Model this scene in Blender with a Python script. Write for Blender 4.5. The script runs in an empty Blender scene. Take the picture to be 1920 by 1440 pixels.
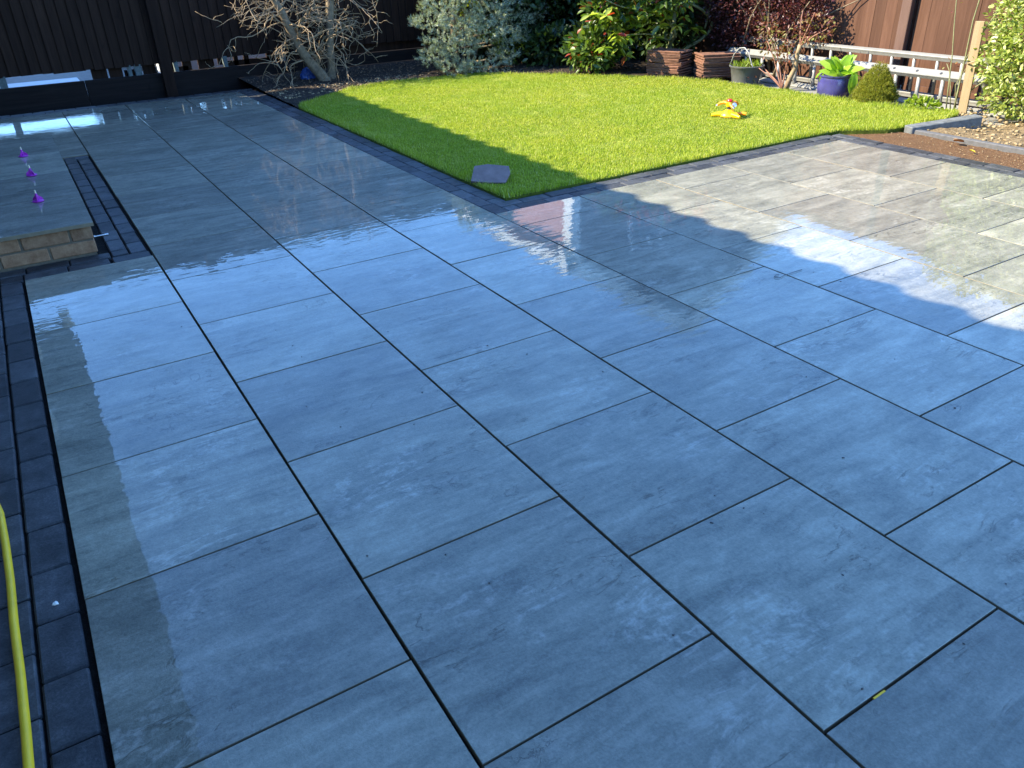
import bpy, bmesh, math, random
import numpy as np
from mathutils import Vector, Matrix

rnd = random.Random(7)
rng = np.random.default_rng(11)
SC = bpy.context.scene
COL = SC.collection
R = math.radians

# ------------------------------------------------------------------ camera
def make_camera():
    cd = bpy.data.cameras.new('camera')
    cam = bpy.data.objects.new('camera', cd)
    COL.objects.link(cam)
    yaw, pitch, roll = R(30.7322), R(29.5415), R(-1.9752)
    f = Vector((math.sin(yaw) * math.cos(pitch), math.cos(yaw) * math.cos(pitch), -math.sin(pitch)))
    r = Vector((math.cos(yaw), -math.sin(yaw), 0))
    u = r.cross(f)
    r2 = r * math.cos(roll) + u * math.sin(roll)
    u2 = -r * math.sin(roll) + u * math.cos(roll)
    m = Matrix((r2, u2, -f)).transposed().to_4x4()
    m.translation = Vector((-0.4064, -4.1832, 1.3701))
    cam.matrix_world = m
    cd.sensor_width = 36
    cd.lens = 36 * 1458.37 / 1920
    cd.clip_start = 0.05
    cd.clip_end = 600
    SC.camera = cam
make_camera()

# ------------------------------------------------------------------ light
SUN_EL, SUN_BEARING = R(38.5), R(295)
w = bpy.data.worlds.new('World')
SC.world = w
w.use_nodes = True
nt = w.node_tree
bg = nt.nodes['Background']
sky = nt.nodes.new('ShaderNodeTexSky')
sky.sky_type = 'NISHITA'
sky.sun_disc = False
sky.sun_elevation = SUN_EL
sky.sun_rotation = SUN_BEARING
sky.air_density = 1.0
sky.dust_density = 0.1
sky.ozone_density = 3.0
wb = nt.nodes.new('ShaderNodeMix'); wb.data_type = 'RGBA'; wb.blend_type = 'MULTIPLY'
wb.inputs[0].default_value = 1.0
wb.inputs[7].default_value = (.68, .96, 1.27, 1)      # the camera's warm-daylight white balance
nt.links.new(sky.outputs[0], wb.inputs[6])
nt.links.new(wb.outputs[2], bg.inputs[0])
bg.inputs[1].default_value = 0.15
sd = bpy.data.lights.new('sun', 'SUN')
sd.energy = 3.7
sd.angle = R(0.5)
sd.color = (1.0, 0.90, 0.68)
so = bpy.data.objects.new('sun', sd)
COL.objects.link(so)
sdir = Vector((math.sin(SUN_BEARING) * math.cos(SUN_EL), math.cos(SUN_BEARING) * math.cos(SUN_EL), math.sin(SUN_EL)))
so.rotation_euler = sdir.to_track_quat('Z', 'Y').to_euler()
so.location = sdir * 30
SC.view_settings.view_transform = 'Standard'
SC.view_settings.look = 'None'
SC.view_settings.gamma = 1
SC.view_settings.exposure = 2.05
SC.view_settings.use_curve_mapping = False
SC.cycles.max_bounces = 6
SC.cycles.transparent_max_bounces = 6
SC.cycles.caustics_reflective = False
SC.cycles.caustics_refractive = False

# ------------------------------------------------------------------ helpers
def link(o, parent=None):
    COL.objects.link(o)
    if parent is not None:
        o.parent = parent
    return o

def tag(o, label=None, cat=None, group=None, kind=None):
    if label: o['label'] = label
    if cat: o['category'] = cat
    if group: o['group'] = group
    if kind: o['kind'] = kind
    return o

def thing(name, label, cat, loc=(0, 0, 0), rz=0.0, group=None):
    o = bpy.data.objects.new(name, None)
    o.empty_display_size = 0.1
    o.location = loc
    o.rotation_euler = (0, 0, rz)
    link(o)
    return tag(o, label, cat, group)

def mesh_data(name, verts, faces, mats=(), smooth=False, mat_idx=None):
    me = bpy.data.meshes.new(name)
    me.from_pydata([tuple(v) for v in verts], [], [tuple(f) for f in faces])
    for m in (mats if isinstance(mats, (list, tuple)) else [mats]):
        me.materials.append(m)
    if mat_idx is not None:
        me.polygons.foreach_set('material_index', mat_idx)
    if smooth:
        me.polygons.foreach_set('use_smooth', [True] * len(me.polygons))
    me.update()
    return me

def big_mesh(name, verts, faces, mats, smooth=False, mat_idx=None):
    """verts (N,3) array, faces (M,k) array"""
    me = bpy.data.meshes.new(name)
    verts = np.ascontiguousarray(verts, dtype=np.float32)
    faces = np.ascontiguousarray(faces, dtype=np.int32)
    M, k = faces.shape
    me.vertices.add(len(verts)); me.vertices.foreach_set('co', verts.ravel())
    me.loops.add(M * k); me.loops.foreach_set('vertex_index', faces.ravel())
    me.polygons.add(M)
    me.polygons.foreach_set('loop_start', np.arange(0, M * k, k, dtype=np.int32))
    try:
        me.polygons.foreach_set('loop_total', np.full(M, k, dtype=np.int32))
    except Exception:
        pass
    for m in (mats if isinstance(mats, (list, tuple)) else [mats]):
        me.materials.append(m)
    if mat_idx is not None:
        me.polygons.foreach_set('material_index', np.asarray(mat_idx, dtype=np.int32))
    if smooth:
        me.polygons.foreach_set('use_smooth', np.ones(M, dtype=bool))
    me.update(calc_edges=True)
    me.validate()
    return me

def obj(name, me, parent=None, loc=(0, 0, 0), rot=(0, 0, 0)):
    o = bpy.data.objects.new(name, me)
    o.location = loc
    o.rotation_euler = rot
    return link(o, parent)

class MB:
    """collects simple shapes into one mesh"""
    def __init__(self):
        self.v, self.f, self.mi = [], [], []
    def add(self, v, f, mi=0):
        b = len(self.v)
        self.v += [tuple(x) for x in v]
        self.f += [tuple(i + b for i in q) for q in f]
        self.mi += [mi] * len(f)
        return self
    def box(self, x0, x1, y0, y1, z0, z1, mi=0, M=None, c=0.0):
        if c <= 0:
            v = [(x, y, z) for z in (z0, z1) for y in (y0, y1) for x in (x0, x1)]
            f = [(0, 2, 3, 1), (4, 5, 7, 6), (0, 1, 5, 4), (2, 6, 7, 3), (0, 4, 6, 2), (1, 3, 7, 5)]
        else:
            bm = bmesh.new()
            bmesh.ops.create_cube(bm, size=1)
            for q in bm.verts:
                q.co = ((q.co.x + .5) * (x1 - x0) + x0, (q.co.y + .5) * (y1 - y0) + y0, (q.co.z + .5) * (z1 - z0) + z0)
            bmesh.ops.bevel(bm, geom=bm.edges[:], offset=c, segments=1, affect='EDGES', profile=.5)
            bm.verts.index_update()
            v = [q.co.copy() for q in bm.verts]
            f = [[q.index for q in p.verts] for p in bm.faces]
            bm.free()
        if M is not None:
            v = [M @ Vector(q) for q in v]
        return self.add(v, f, mi)
    def tube(self, pts, rad, n=8, mi=0, cap=True):
        pts = [Vector(p) for p in pts]
        if not isinstance(rad, (list, tuple)): rad = [rad] * len(pts)
        b = len(self.v)
        prev = None
        for i, p in enumerate(pts):
            t = (pts[min(i + 1, len(pts) - 1)] - pts[max(i - 1, 0)])
            t = t.normalized() if t.length > 1e-9 else Vector((0, 0, 1))
            if prev is None:
                a = t.orthogonal().normalized()
            else:
                a = prev - t * prev.dot(t)
                a = a.normalized() if a.length > 1e-6 else t.orthogonal().normalized()
            prev = a
            c = t.cross(a)
            for k in range(n):
                g = 2 * math.pi * k / n
                self.v.append(tuple(p + (a * math.cos(g) + c * math.sin(g)) * rad[i]))
        for i in range(len(pts) - 1):
            for k in range(n):
                self.f.append((b + i * n + k, b + i * n + (k + 1) % n, b + (i + 1) * n + (k + 1) % n, b + (i + 1) * n + k)); self.mi.append(mi)
        if cap:
            self.f.append(tuple(b + k for k in reversed(range(n)))); self.mi.append(mi)
            e = b + (len(pts) - 1) * n
            self.f.append(tuple(e + k for k in range(n))); self.mi.append(mi)
        return self
    def lathe(self, prof, n=24, mi=0, ctr=(0, 0, 0), M=None):
        b = len(self.v)
        for r, z in prof:
            for k in range(n):
                g = 2 * math.pi * k / n
                q = Vector((ctr[0] + r * math.cos(g), ctr[1] + r * math.sin(g), ctr[2] + z))
                self.v.append(tuple(M @ q if M is not None else q))
        for i in range(len(prof) - 1):
            for k in range(n):
                self.f.append((b + i * n + k, b + i * n + (k + 1) % n, b + (i + 1) * n + (k + 1) % n, b + (i + 1) * n + k)); self.mi.append(mi)
        self.f.append(tuple(b + k for k in reversed(range(n)))); self.mi.append(mi)
        e = b + (len(prof) - 1) * n
        self.f.append(tuple(e + k for k in range(n))); self.mi.append(mi)
        return self
    def data(self, name, mats, smooth=False):
        return mesh_data(name, self.v, self.f, mats, smooth, self.mi)
    def build(self, name, mats, parent=None, smooth=False, loc=(0, 0, 0), rot=(0, 0, 0)):
        return obj(name, self.data(name, mats, smooth), parent, loc, rot)

def shade_auto(o, ang=40):
    me = o.data
    me.polygons.foreach_set('use_smooth', [True] * len(me.polygons))
    try:
        me.set_sharp_from_angle(angle=R(ang))
    except Exception:
        pass
    return o

def copy_tree(o, parent=None):
    c = o.copy(); COL.objects.link(c); c.parent = parent
    for ch in list(o.children):
        copy_tree(ch, c)
    return c

# ------------------------------------------------------------------ material kit
class NT:
    def __init__(self, name):
        self.m = bpy.data.materials.new(name); self.m.use_nodes = True
        self.t = self.m.node_tree; self.n = self.t.nodes
        self.b = self.n['Principled BSDF']; self.out = self.n['Material Output']
    def node(self, ty, **kw):
        q = self.n.new(ty)
        for k, v in kw.items(): setattr(q, k, v)
        return q
    def link(self, a, b): self.t.links.new(a, b)
    def set(self, **kw):
        for k, v in kw.items():
            s = self.b.inputs[k.replace('_', ' ')]
            if hasattr(v, 'is_output'): self.link(v, s)
            else: s.default_value = (*v, 1) if isinstance(v, tuple) and len(v) == 3 and s.type == 'RGBA' else v
        return self
    def coord(self, kind='Object', scale=(1, 1, 1), rot=(0, 0, 0), rand=0.0):
        c = self.node('ShaderNodeTexCoord').outputs[kind]
        mp = self.node('ShaderNodeMapping')
        mp.inputs['Scale'].default_value = scale
        mp.inputs['Rotation'].default_value = rot
        self.link(c, mp.inputs['Vector'])
        if rand:
            oi = self.node('ShaderNodeObjectInfo').outputs['Random']
            mu = self.node('ShaderNodeVectorMath', operation='SCALE')
            mu.inputs[0].default_value = (rand, rand * 1.7, rand * .6)
            self.link(oi, mu.inputs['Scale'])
            self.link(mu.outputs[0], mp.inputs['Location'])
        return mp.outputs[0]
    def noise(self, vec, scale, detail=4, rough=.55, dist=0.0):
        q = self.node('ShaderNodeTexNoise')
        self.link(vec, q.inputs['Vector'])
        q.inputs['Scale'].default_value = scale; q.inputs['Detail'].default_value = detail
        q.inputs['Roughness'].default_value = rough; q.inputs['Distortion'].default_value = dist
        return q.outputs['Fac']
    def ramp(self, fac, stops, interp='LINEAR'):
        q = self.node('ShaderNodeValToRGB')
        cr = q.color_ramp; cr.interpolation = interp
        while len(cr.elements) < len(stops): cr.elements.new(.5)
        for e, (p, c) in zip(cr.elements, stops):
            e.position = p
            e.color = (c, c, c, 1) if not isinstance(c, tuple) else (*c, 1)
        self.link(fac, q.inputs[0])
        return q.outputs[0]
    def mix(self, fac, a, b, mode='MIX'):
        q = self.node('ShaderNodeMix', data_type='RGBA', blend_type=mode)
        for s, v in ((q.inputs[0], fac), (q.inputs[6], a), (q.inputs[7], b)):
            if hasattr(v, 'is_output'): self.link(v, s)
            elif isinstance(v, tuple): s.default_value = (*v, 1)
            else: s.default_value = v
        return q.outputs[2]
    def math(self, op, a, b=0.0, c=None, clamp=False):
        q = self.node('ShaderNodeMath', operation=op); q.use_clamp = clamp
        for s, v in zip(q.inputs, (a, b, c)):
            if v is None: continue
            if hasattr(v, 'is_output'): self.link(v, s)
            else: s.default_value = v
        return q.outputs[0]
    def bump(self, h, strength, dist=.01, normal=None):
        q = self.node('ShaderNodeBump')
        q.inputs['Strength'].default_value = strength; q.inputs['Distance'].default_value = dist
        self.link(h, q.inputs['Height'])
        if normal is not None: self.link(normal, q.inputs['Normal'])
        return q.outputs[0]
    def objrand(self): return self.node('ShaderNodeObjectInfo').outputs['Random']
    def island(self): return self.node('ShaderNodeNewGeometry').outputs['Random Per Island']

def plain(name, col, rough=.5, metal=0.0, var=.12, scale=12, bump=.0, coat=0.0, spec=.5):
    k = NT(name)
    v = k.coord('Object', rand=9)
    n = k.noise(v, scale, 5)
    c = k.mix(k.ramp(n, [(.3, 0.0), (.7, 1.0)]), tuple(x * (1 - var) for x in col), tuple(min(1, x * (1 + var)) for x in col))
    k.set(Base_Color=c, Roughness=rough, Metallic=metal)
    k.b.inputs['Coat Weight'].default_value = coat
    k.b.inputs['Specular IOR Level'].default_value = spec
    if bump: k.set(Normal=k.bump(k.noise(v, scale * 4, 4), bump, .004))
    return k.m

def mat_slab():
    k = NT('wet_porcelain')
    v = k.coord('Object', (1, 1, 1), (0, 0, 0), rand=41)
    # broad cloudiness, drawn out into streaks that lean across the slab
    vs = k.coord('Object', (1.0, 3.0, 1), (0, 0, R(-12)), rand=41)
    vst = k.coord('Object', (1.0, 6.5, 1), (0, 0, R(-17)), rand=33)
    cloud = k.noise(vs, 1.9, 8, .66, .9)
    streak = k.noise(vst, 3.2, 9, .70, .6)
    mott = k.noise(v, 13, 9, .74, .4)
    grain = k.noise(v, 150, 4, .7)
    pit = k.noise(v, 60, 5, .7)
    t = k.math('ADD', k.math('ADD', k.math('MULTIPLY', cloud, .34), k.math('MULTIPLY', streak, .23)),
               k.math('ADD', k.math('MULTIPLY', mott, .15), k.math('ADD', k.math('MULTIPLY', grain, .15), k.math('MULTIPLY', pit, .13))))
    base = k.ramp(t, [(.37, (.090, .093, .080)), (.445, (.168, .170, .140)), (.51, (.245, .243, .196)), (.575, (.335, .328, .268)), (.66, (.45, .44, .365))])
    # pale veins
    vn = k.noise(k.coord('Object', (1.0, 4.2, 1), (0, 0, R(-16)), rand=29), 1.7, 7, .62, 1.3)
    ridge = k.math('SUBTRACT', 1.0, k.math('MULTIPLY', k.math('ABSOLUTE', k.math('SUBTRACT', vn, .5)), 22.0), clamp=True)
    mask = k.ramp(k.noise(v, 2.6, 3), [(.50, 0.0), (.66, 1.0)])
    brk = k.ramp(k.noise(v, 30, 4, .65), [(.40, 0.0), (.60, 1.0)])
    vein = k.math('MULTIPLY', k.math('MULTIPLY', ridge, mask), brk)
    base = k.mix(k.math('MULTIPLY', vein, .6), base, (.50, .49, .43))
    # dark fissures beside them
    dn = k.noise(k.coord('Object', (1.0, 3.0, 1), (0, 0, R(-24)), rand=53), 2.2, 7, .62, 1.6)
    dr = k.math('SUBTRACT', 1.0, k.math('MULTIPLY', k.math('ABSOLUTE', k.math('SUBTRACT', dn, .5)), 55.0), clamp=True)
    dm = k.ramp(k.noise(v, 3.4, 4), [(.50, 0.0), (.62, 1.0)])
    fis = k.math('MULTIPLY', k.math('MULTIPLY', dr, dm), k.ramp(k.noise(v, 22, 3), [(.42, 0.0), (.55, 1.0)]))
    base = k.mix(k.math('MULTIPLY', fis, .42), base, (.055, .055, .05))
    tint = k.ramp(k.objrand(), [(0.0, (.83, .80, .76)), (.5, (1.0, .97, .90)), (1.0, (1.18, 1.13, 1.03))])
    base = k.mix(1.0, base, tint, 'MULTIPLY')
    relief = k.math('ADD', k.math('MULTIPLY', grain, .5), k.math('ADD', mott, k.math('MULTIPLY', fis, -.8)))
    k.set(Base_Color=base, Roughness=.5, Normal=k.bump(relief, .8, .004))
    # the water film: thin, nearly level, rippled over the relief below it and drying in places
    swell = k.noise(k.coord('Object', (1.0, 1.5, 1), (0, 0, R(-6)), rand=17), 3.0, 2, .5)
    rip = k.noise(k.coord('Object', (1.0, 2.9, 1), (0, 0, R(-13)), rand=17), 9.0, 1.0, .5, .6)
    fine = k.noise(k.coord('Object', (1.0, 2.2, 1), (0, 0, R(-13)), rand=17), 26, 0.0, .5)
    calm = k.ramp(k.noise(v, 2.4, 3, .6), [(.36, .25), (.64, 1.5)])
    film = k.math('ADD', k.math('MULTIPLY', swell, .8), k.math('MULTIPLY', calm, k.math('ADD', k.math('MULTIPLY', rip, .44), k.math('MULTIPLY', fine, .03))))
    k.set(Coat_Normal=k.bump(film, .24, .004))
    dry = k.noise(vs, 4.5, 7, .70, .5)
    k.set(Coat_Roughness=k.ramp(dry, [(.52, .001), (.66, .004), (.82, .025)]))
    k.set(Coat_Weight=k.ramp(k.noise(v, 5.0, 8, .72, .3), [(.34, .80), (.54, 1.0)]))
    k.b.inputs['Coat IOR'].default_value = 1.37
    k.b.inputs['Specular IOR Level'].default_value = .12
    return k.m

def mat_sett():
    k = NT('charcoal_concrete')
    v = k.coord('Object', rand=23)
    n = k.noise(v, 14, 6, .65); g = k.noise(v, 160, 3, .7)
    c = k.ramp(k.math('ADD', k.math('MULTIPLY', n, .6), k.math('MULTIPLY', g, .4)), [(.34, (.028, .028, .029)), (.52, (.054, .0545, .056)), (.68, (.105, .105, .106))])
    tint = k.ramp(k.objrand(), [(0.0, (.66, .66, .67)), (1.0, (1.34, 1.34, 1.33))])
    c = k.mix(1.0, c, tint, 'MULTIPLY')
    k.set(Base_Color=c, Roughness=.5, Normal=k.bump(g, .5, .002))
    k.b.inputs['Coat Weight'].default_value = .10
    k.b.inputs['Specular IOR Level'].default_value = .12
    k.set(Coat_Roughness=k.ramp(n, [(.35, .22), (.7, .5)]))
    k.b.inputs['Coat IOR'].default_value = 1.33
    k.set(Coat_Normal=k.bump(g, .25, .002))
    return k.m

def mat_wood(name, c0, c1, rough=.75, scale=1.0, axis='Z'):
    k = NT(name)
    sc = {'Z': (16, 16, .9), 'X': (.9, 16, 16), 'Y': (16, .9, 16)}[axis]
    v = k.coord('Object', tuple(s * scale for s in sc), rand=31)
    n = k.noise(v, 1.6, 6, .6, .8); fine = k.noise(v, 7, 3, .6)
    kn = k.noise(k.coord('Object', (5, 5, 3), rand=12), 1.4, 2)
    c = k.mix(k.ramp(k.math('ADD', k.math('MULTIPLY', n, .7), k.math('MULTIPLY', fine, .3)), [(.35, 0.0), (.65, 1.0)]), c0, c1)
    c = k.mix(k.ramp(kn, [(.66, 0.0), (.74, .5)]), c, tuple(x * .5 for x in c0))
    tint = k.ramp(k.objrand(), [(0.0, (.82, .82, .82)), (1.0, (1.16, 1.16, 1.16))])
    c = k.mix(1.0, c, tint, 'MULTIPLY')
    k.b.inputs['Specular IOR Level'].default_value = .15
    k.set(Base_Color=c, Roughness=rough, Normal=k.bump(fine, .4, .003))
    return k.m

def mat_leaf(name, stops, rough=.4, trans=.35, spec=.4, objvar=False, patch=False):
    k = NT(name)
    r = k.objrand() if objvar else k.island()
    c = k.ramp(r, stops)
    v = k.coord('Object')
    c = k.mix(k.ramp(k.noise(v, 30, 3), [(.35, 0.0), (.7, .35)]), c, k.mix(1.0, c, (.7, .75, .6), 'MULTIPLY'))
    if patch:
        pv = k.coord('Object')
        c = k.mix(k.ramp(k.noise(pv, 1.3, 5, .62), [(.40, 0.0), (.62, .45)]), c, k.mix(1.0, c, (.62, .84, .55), 'MULTIPLY'))
        c = k.mix(k.ramp(k.noise(pv, 2.6, 4, .6), [(.56, 0.0), (.70, .55)]), c, (.58, .55, .17))
        c = k.mix(k.ramp(k.noise(pv, 11, 4, .65), [(.46, 0.0), (.66, .40)]), c, k.mix(1.0, c, (.60, .78, .45), 'MULTIPLY'))
    k.set(Base_Color=c, Roughness=rough)
    k.b.inputs['Specular IOR Level'].default_value = spec
    tr = k.node('ShaderNodeBsdfTranslucent')
    k.link(k.mix(1.0, c, (1.25, 1.35, .55), 'MULTIPLY'), tr.inputs[0])
    mx = k.node('ShaderNodeMixShader'); mx.inputs[0].default_value = trans
    k.link(k.b.outputs[0], mx.inputs[1]); k.link(tr.outputs[0], mx.inputs[2])
    k.link(mx.outputs[0], k.out.inputs[0])
    return k.m

def mat_soil(name, c0, c1, c2, scale=18):
    k = NT(name)
    v = k.coord('Object')
    n = k.noise(v, scale, 9, .72, .2); g = k.noise(v, scale * 7, 4, .7)
    c = k.ramp(k.math('ADD', k.math('MULTIPLY', n, .6), k.math('MULTIPLY', g, .4)), [(.36, c0), (.52, c1), (.66, c2)])
    k.set(Base_Color=c, Roughness=.95, Normal=k.bump(k.math('ADD', n, k.math('MULTIPLY', g, .5)), 1.0, .02))
    k.b.inputs['Specular IOR Level'].default_value = .15
    return k.m

def mat_brick(name, c0, c1):
    k = NT(name)
    v = k.coord('Object', rand=19)
    n = k.noise(v, 22, 7, .7); g = k.noise(v, 120, 3)
    c = k.mix(k.ramp(n, [(.35, 0.0), (.66, 1.0)]), c0, c1)
    tint = k.ramp(k.objrand(), [(0.0, (.8, .78, .78)), (.5, (1.05, .98, .92)), (1.0, (1.12, 1.05, 1.0))])
    k.set(Base_Color=k.mix(1.0, c, tint, 'MULTIPLY'), Roughness=.9, Normal=k.bump(g, .6, .003))
    return k.m

def mat_brickwall(name, c0, c1, mort):
    k = NT(name)
    sp_ = k.node('ShaderNodeSeparateXYZ'); k.link(k.coord('Object'), sp_.inputs[0])
    cb_ = k.node('ShaderNodeCombineXYZ'); k.link(k.math('ADD', sp_.outputs[0], sp_.outputs[1]), cb_.inputs[0]); k.link(sp_.outputs[2], cb_.inputs[1])
    v = cb_.outputs[0]
    q = k.node('ShaderNodeTexBrick')
    k.link(v, q.inputs['Vector'])
    q.inputs['Color1'].default_value = (*c0, 1); q.inputs['Color2'].default_value = (*c1, 1); q.inputs['Mortar'].default_value = (*mort, 1)
    q.inputs['Scale'].default_value = 1; q.inputs['Brick Width'].default_value = .225; q.inputs['Row Height'].default_value = .075; q.inputs['Mortar Size'].default_value = .01
    n = k.noise(k.coord('Object'), 20, 5)
    c = k.mix(k.ramp(n, [(.3, 0.0), (.7, .4)]), q.outputs[0], tuple(x * .6 for x in c0))
    k.set(Base_Color=c, Roughness=.9, Normal=k.bump(k.math('SUBTRACT', 1.0, q.outputs[1]), .6, .006))
    return k.m

M = {}
M['slab'] = mat_slab()
M['slab_body'] = plain('porcelain_edge', (.19, .15, .095), .8, var=.12, scale=40)
M['sett'] = mat_sett()
M['bed'] = mat_soil('joint_mortar', (.006, .0055, .005), (.015, .013, .011), (.04, .033, .025), 40)
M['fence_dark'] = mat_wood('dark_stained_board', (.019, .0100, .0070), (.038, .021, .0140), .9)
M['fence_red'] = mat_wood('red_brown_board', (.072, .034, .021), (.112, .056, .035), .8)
M['fence_red_post'] = mat_wood('weathered_post', (.085, .050, .038), (.125, .075, .058), .85)
M['grey_wood'] = plain('grey_green_timber', (.10, .125, .12), .85, var=.25, scale=30, bump=.4)
M['gravel_board'] = mat_wood('dark_gravel_board', (.010, .0075, .007), (.020, .015, .013), .9, axis='X')
M['pale_wood'] = mat_wood('pale_sawn_timber', (.29, .20, .105), (.38, .285, .165), .8)
M['soil'] = mat_soil('bed_soil', (.012, .009, .007), (.040, .030, .022), (.14, .10, .07))
M['soil_dry'] = mat_soil('dry_soil', (.06, .038, .02), (.25, .175, .09), (.46, .36, .20), 22)
M['clod'] = plain('soil_clod', (.30, .22, .12), .95, var=.5, scale=25, bump=.6, spec=.1)
M['clod_dark'] = plain('bark_chip', (.15, .105, .07), .95, var=.6, scale=30, bump=.5, spec=.1)
M['sand'] = mat_soil('sharp_sand', (.115, .058, .026), (.19, .102, .048), (.33, .21, .115), 60)
M['lawn_soil'] = mat_soil('lawn_soil', (.05, .07, .010), (.11, .14, .015), (.18, .19, .03), 30)
M['grass'] = mat_leaf('grass_blade', [(0, (.22, .27, .026)), (.45, (.39, .435, .045)), (.78, (.52, .535, .075)), (.88, (.60, .57, .16)), (1, (.66, .59, .28))], .55, .42, .15, patch=True)
M['brick'] = mat_brick('buff_brick', (.20, .105, .055), (.35, .215, .125))
M['mortar'] = plain('mortar', (.14, .11, .075), .95, var=.2, scale=60, bump=.5)
M['alu'] = plain('aluminium', (.235, .228, .205), .55, .15, var=.08, scale=20)
M['alu_dull'] = plain('dull_aluminium', (.28, .275, .255), .5, .3, var=.12, scale=30)
M['concrete'] = plain('pale_concrete', (.21, .20, .18), .9, var=.15, scale=14, bump=.3)
M['kerb'] = plain('dark_kerb_concrete', (.125, .13, .125), .75, var=.35, scale=25, bump=.5)
M['edging'] = plain('grey_edging', (.095, .092, .09), .8, var=.2, scale=30, bump=.4)
M['rooftile'] = mat_brick('terracotta_tile', (.125, .058, .036), (.225, .112, .068))
M['bucket'] = plain('grey_plastic', (.11, .11, .105), .6, var=.2, scale=14, bump=.2)
M['pot'] = plain('blue_glaze', (.05, .045, .165), .28, var=.25, scale=10, coat=.4)
M['yellow'] = plain('yellow_plastic', (.84, .47, .006), .3, var=.05)
M['orange'] = plain('orange_plastic', (.84, .26, .008), .35, var=.05)
M['red'] = plain('red_plastic', (.62, .015, .012), .35, var=.05)
M['black_plastic'] = plain('black_plastic', (.05, .05, .05), .4, var=.1)
M['steel'] = plain('steel', (.60, .60, .60), .3, .8, var=.05)
M['purple'] = plain('purple_plastic', (.36, .014, .34), .35, var=.06)
M['cream'] = plain('cream_plastic', (.80, .66, .46), .5, var=.05)
M['white_plastic'] = plain('white_plastic', (.78, .78, .78), .5, var=.05)
M['hose'] = plain('yellow_hose', (.80, .49, .010), .5, var=.10, scale=20)
M['slate'] = plain('grey_slate', (.205, .15, .135), .9, var=.18, scale=18, bump=.3, spec=.1)
M['blue_plastic'] = plain('blue_sheet', (.012, .055, .23), .45, var=.25, scale=12)
M['bark'] = plain('pale_bark', (.185, .14, .085), .85, var=.35, scale=30, bump=.5)
M['dark_bark'] = plain('dark_bark', (.045, .034, .025), .9, var=.3, scale=30, bump=.4)
M['twig'] = plain('pale_twig', (.28, .195, .105), .7, var=.25, scale=30)
M['stem_green'] = plain('green_stem', (.20, .20, .09), .7, var=.25, scale=30)
M['stem_red'] = plain('red_stem', (.26, .12, .075), .7, var=.3, scale=30)
M['render_white'] = plain('white_render', (.78, .78, .76), .9, var=.05)
M['upvc'] = plain('white_upvc', (.80, .80, .79), .3, var=.03)
M['soffit'] = plain('dark_soffit', (.055, .045, .040), .6, var=.1)
M['house_brick'] = mat_brickwall('house_brick', (.22, .15, .11), (.29, .22, .16), (.26, .23, .19))
M['pink_brick'] = mat_brickwall('pink_brick', (.47, .20, .15), (.55, .26, .20), (.50, .36, .30))
M['hang_tile'] = plain('grey_hung_tile', (.115, .11, .125), .8, var=.15, scale=3)
M['roof'] = plain('grey_roof_tile', (.10, .085, .078), .8, var=.25, scale=8)
M['lead'] = plain('pale_board', (.70, .70, .66), .6, var=.1)

def mat_glass():
    k = NT('window_glass')
    k.set(Base_Color=(.02, .025, .03), Roughness=.03)
    k.b.inputs['Specular IOR Level'].default_value = .8
    return k.m
M['glass'] = mat_glass()

M['photinia'] = mat_leaf('photinia_leaf', [(0, (.075, .13, .022)), (.35, (.17, .25, .03)), (.65, (.33, .41, .05)), (.92, (.48, .52, .09)), (.935, (.36, .035, .02)), (.975, (.42, .06, .03)), (1, (.34, .11, .03))], .28, .42, .6, objvar=True)
M['photinia_deep'] = mat_leaf('photinia_leaf_deep', [(0, (.035, .07, .014)), (.6, (.075, .13, .02)), (.94, (.16, .22, .03)), (.95, (.30, .04, .025)), (1, (.36, .09, .03))], .35, .35, .5)
M['red_leaf'] = mat_leaf('red_leaf', [(0, (.30, .03, .02)), (1, (.46, .09, .06))], .35, .4)
M['spruce'] = mat_leaf('blue_needle', [(0, (.18, .205, .145)), (.5, (.38, .415, .300)), (1, (.60, .62, .46))], .5, .25, .3)
M['laurel'] = mat_leaf('dark_leaf', [(0, (.022, .042, .014)), (.6, (.042, .075, .020)), (1, (.085, .125, .030))], .35, .25, .5)
M['yellowleaf'] = mat_leaf('yellow_green_leaf', [(0, (.16, .20, .015)), (.6, (.27, .31, .025)), (1, (.38, .38, .04))], .4, .45)
M['purpleleaf'] = mat_leaf('purple_leaf', [(0, (.034, .010, .012)), (.6, (.080, .020, .024)), (.9, (.16, .045, .040)), (1, (.28, .13, .10))], .4, .25, .5)
M['roseleaf'] = mat_leaf('rose_leaf', [(0, (.16, .045, .030)), (.5, (.24, .085, .045)), (.8, (.22, .17, .05)), (1, (.27, .26, .07))], .4, .35)
M['conifer'] = mat_leaf('golden_conifer', [(0, (.15, .16, .018)), (.6, (.29, .29, .03)), (1, (.42, .40, .05))], .6, .3)
M['euonymus'] = mat_leaf('variegated_leaf', [(0, (.14, .19, .035)), (.35, (.28, .34, .065)), (.7, (.43, .46, .13)), (1, (.58, .58, .30))], .35, .35, .5)
M['rosette'] = mat_leaf('fresh_leaf', [(0, (.22, .40, .030)), (1, (.36, .52, .06))], .4, .45, .4, objvar=True)
M['weed'] = mat_leaf('weed_leaf', [(0, (.16, .25, .02)), (1, (.33, .40, .05))], .4, .45)
M['deadleaf'] = plain('dead_leaf', (.50, .27, .11), .8, var=.2, scale=30)
M['yellowfall'] = plain('fallen_leaf', (.72, .55, .04), .6, var=.1)
M['stone_white'] = plain('pale_stone', (.66, .66, .62), .7, var=.1)

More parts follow.
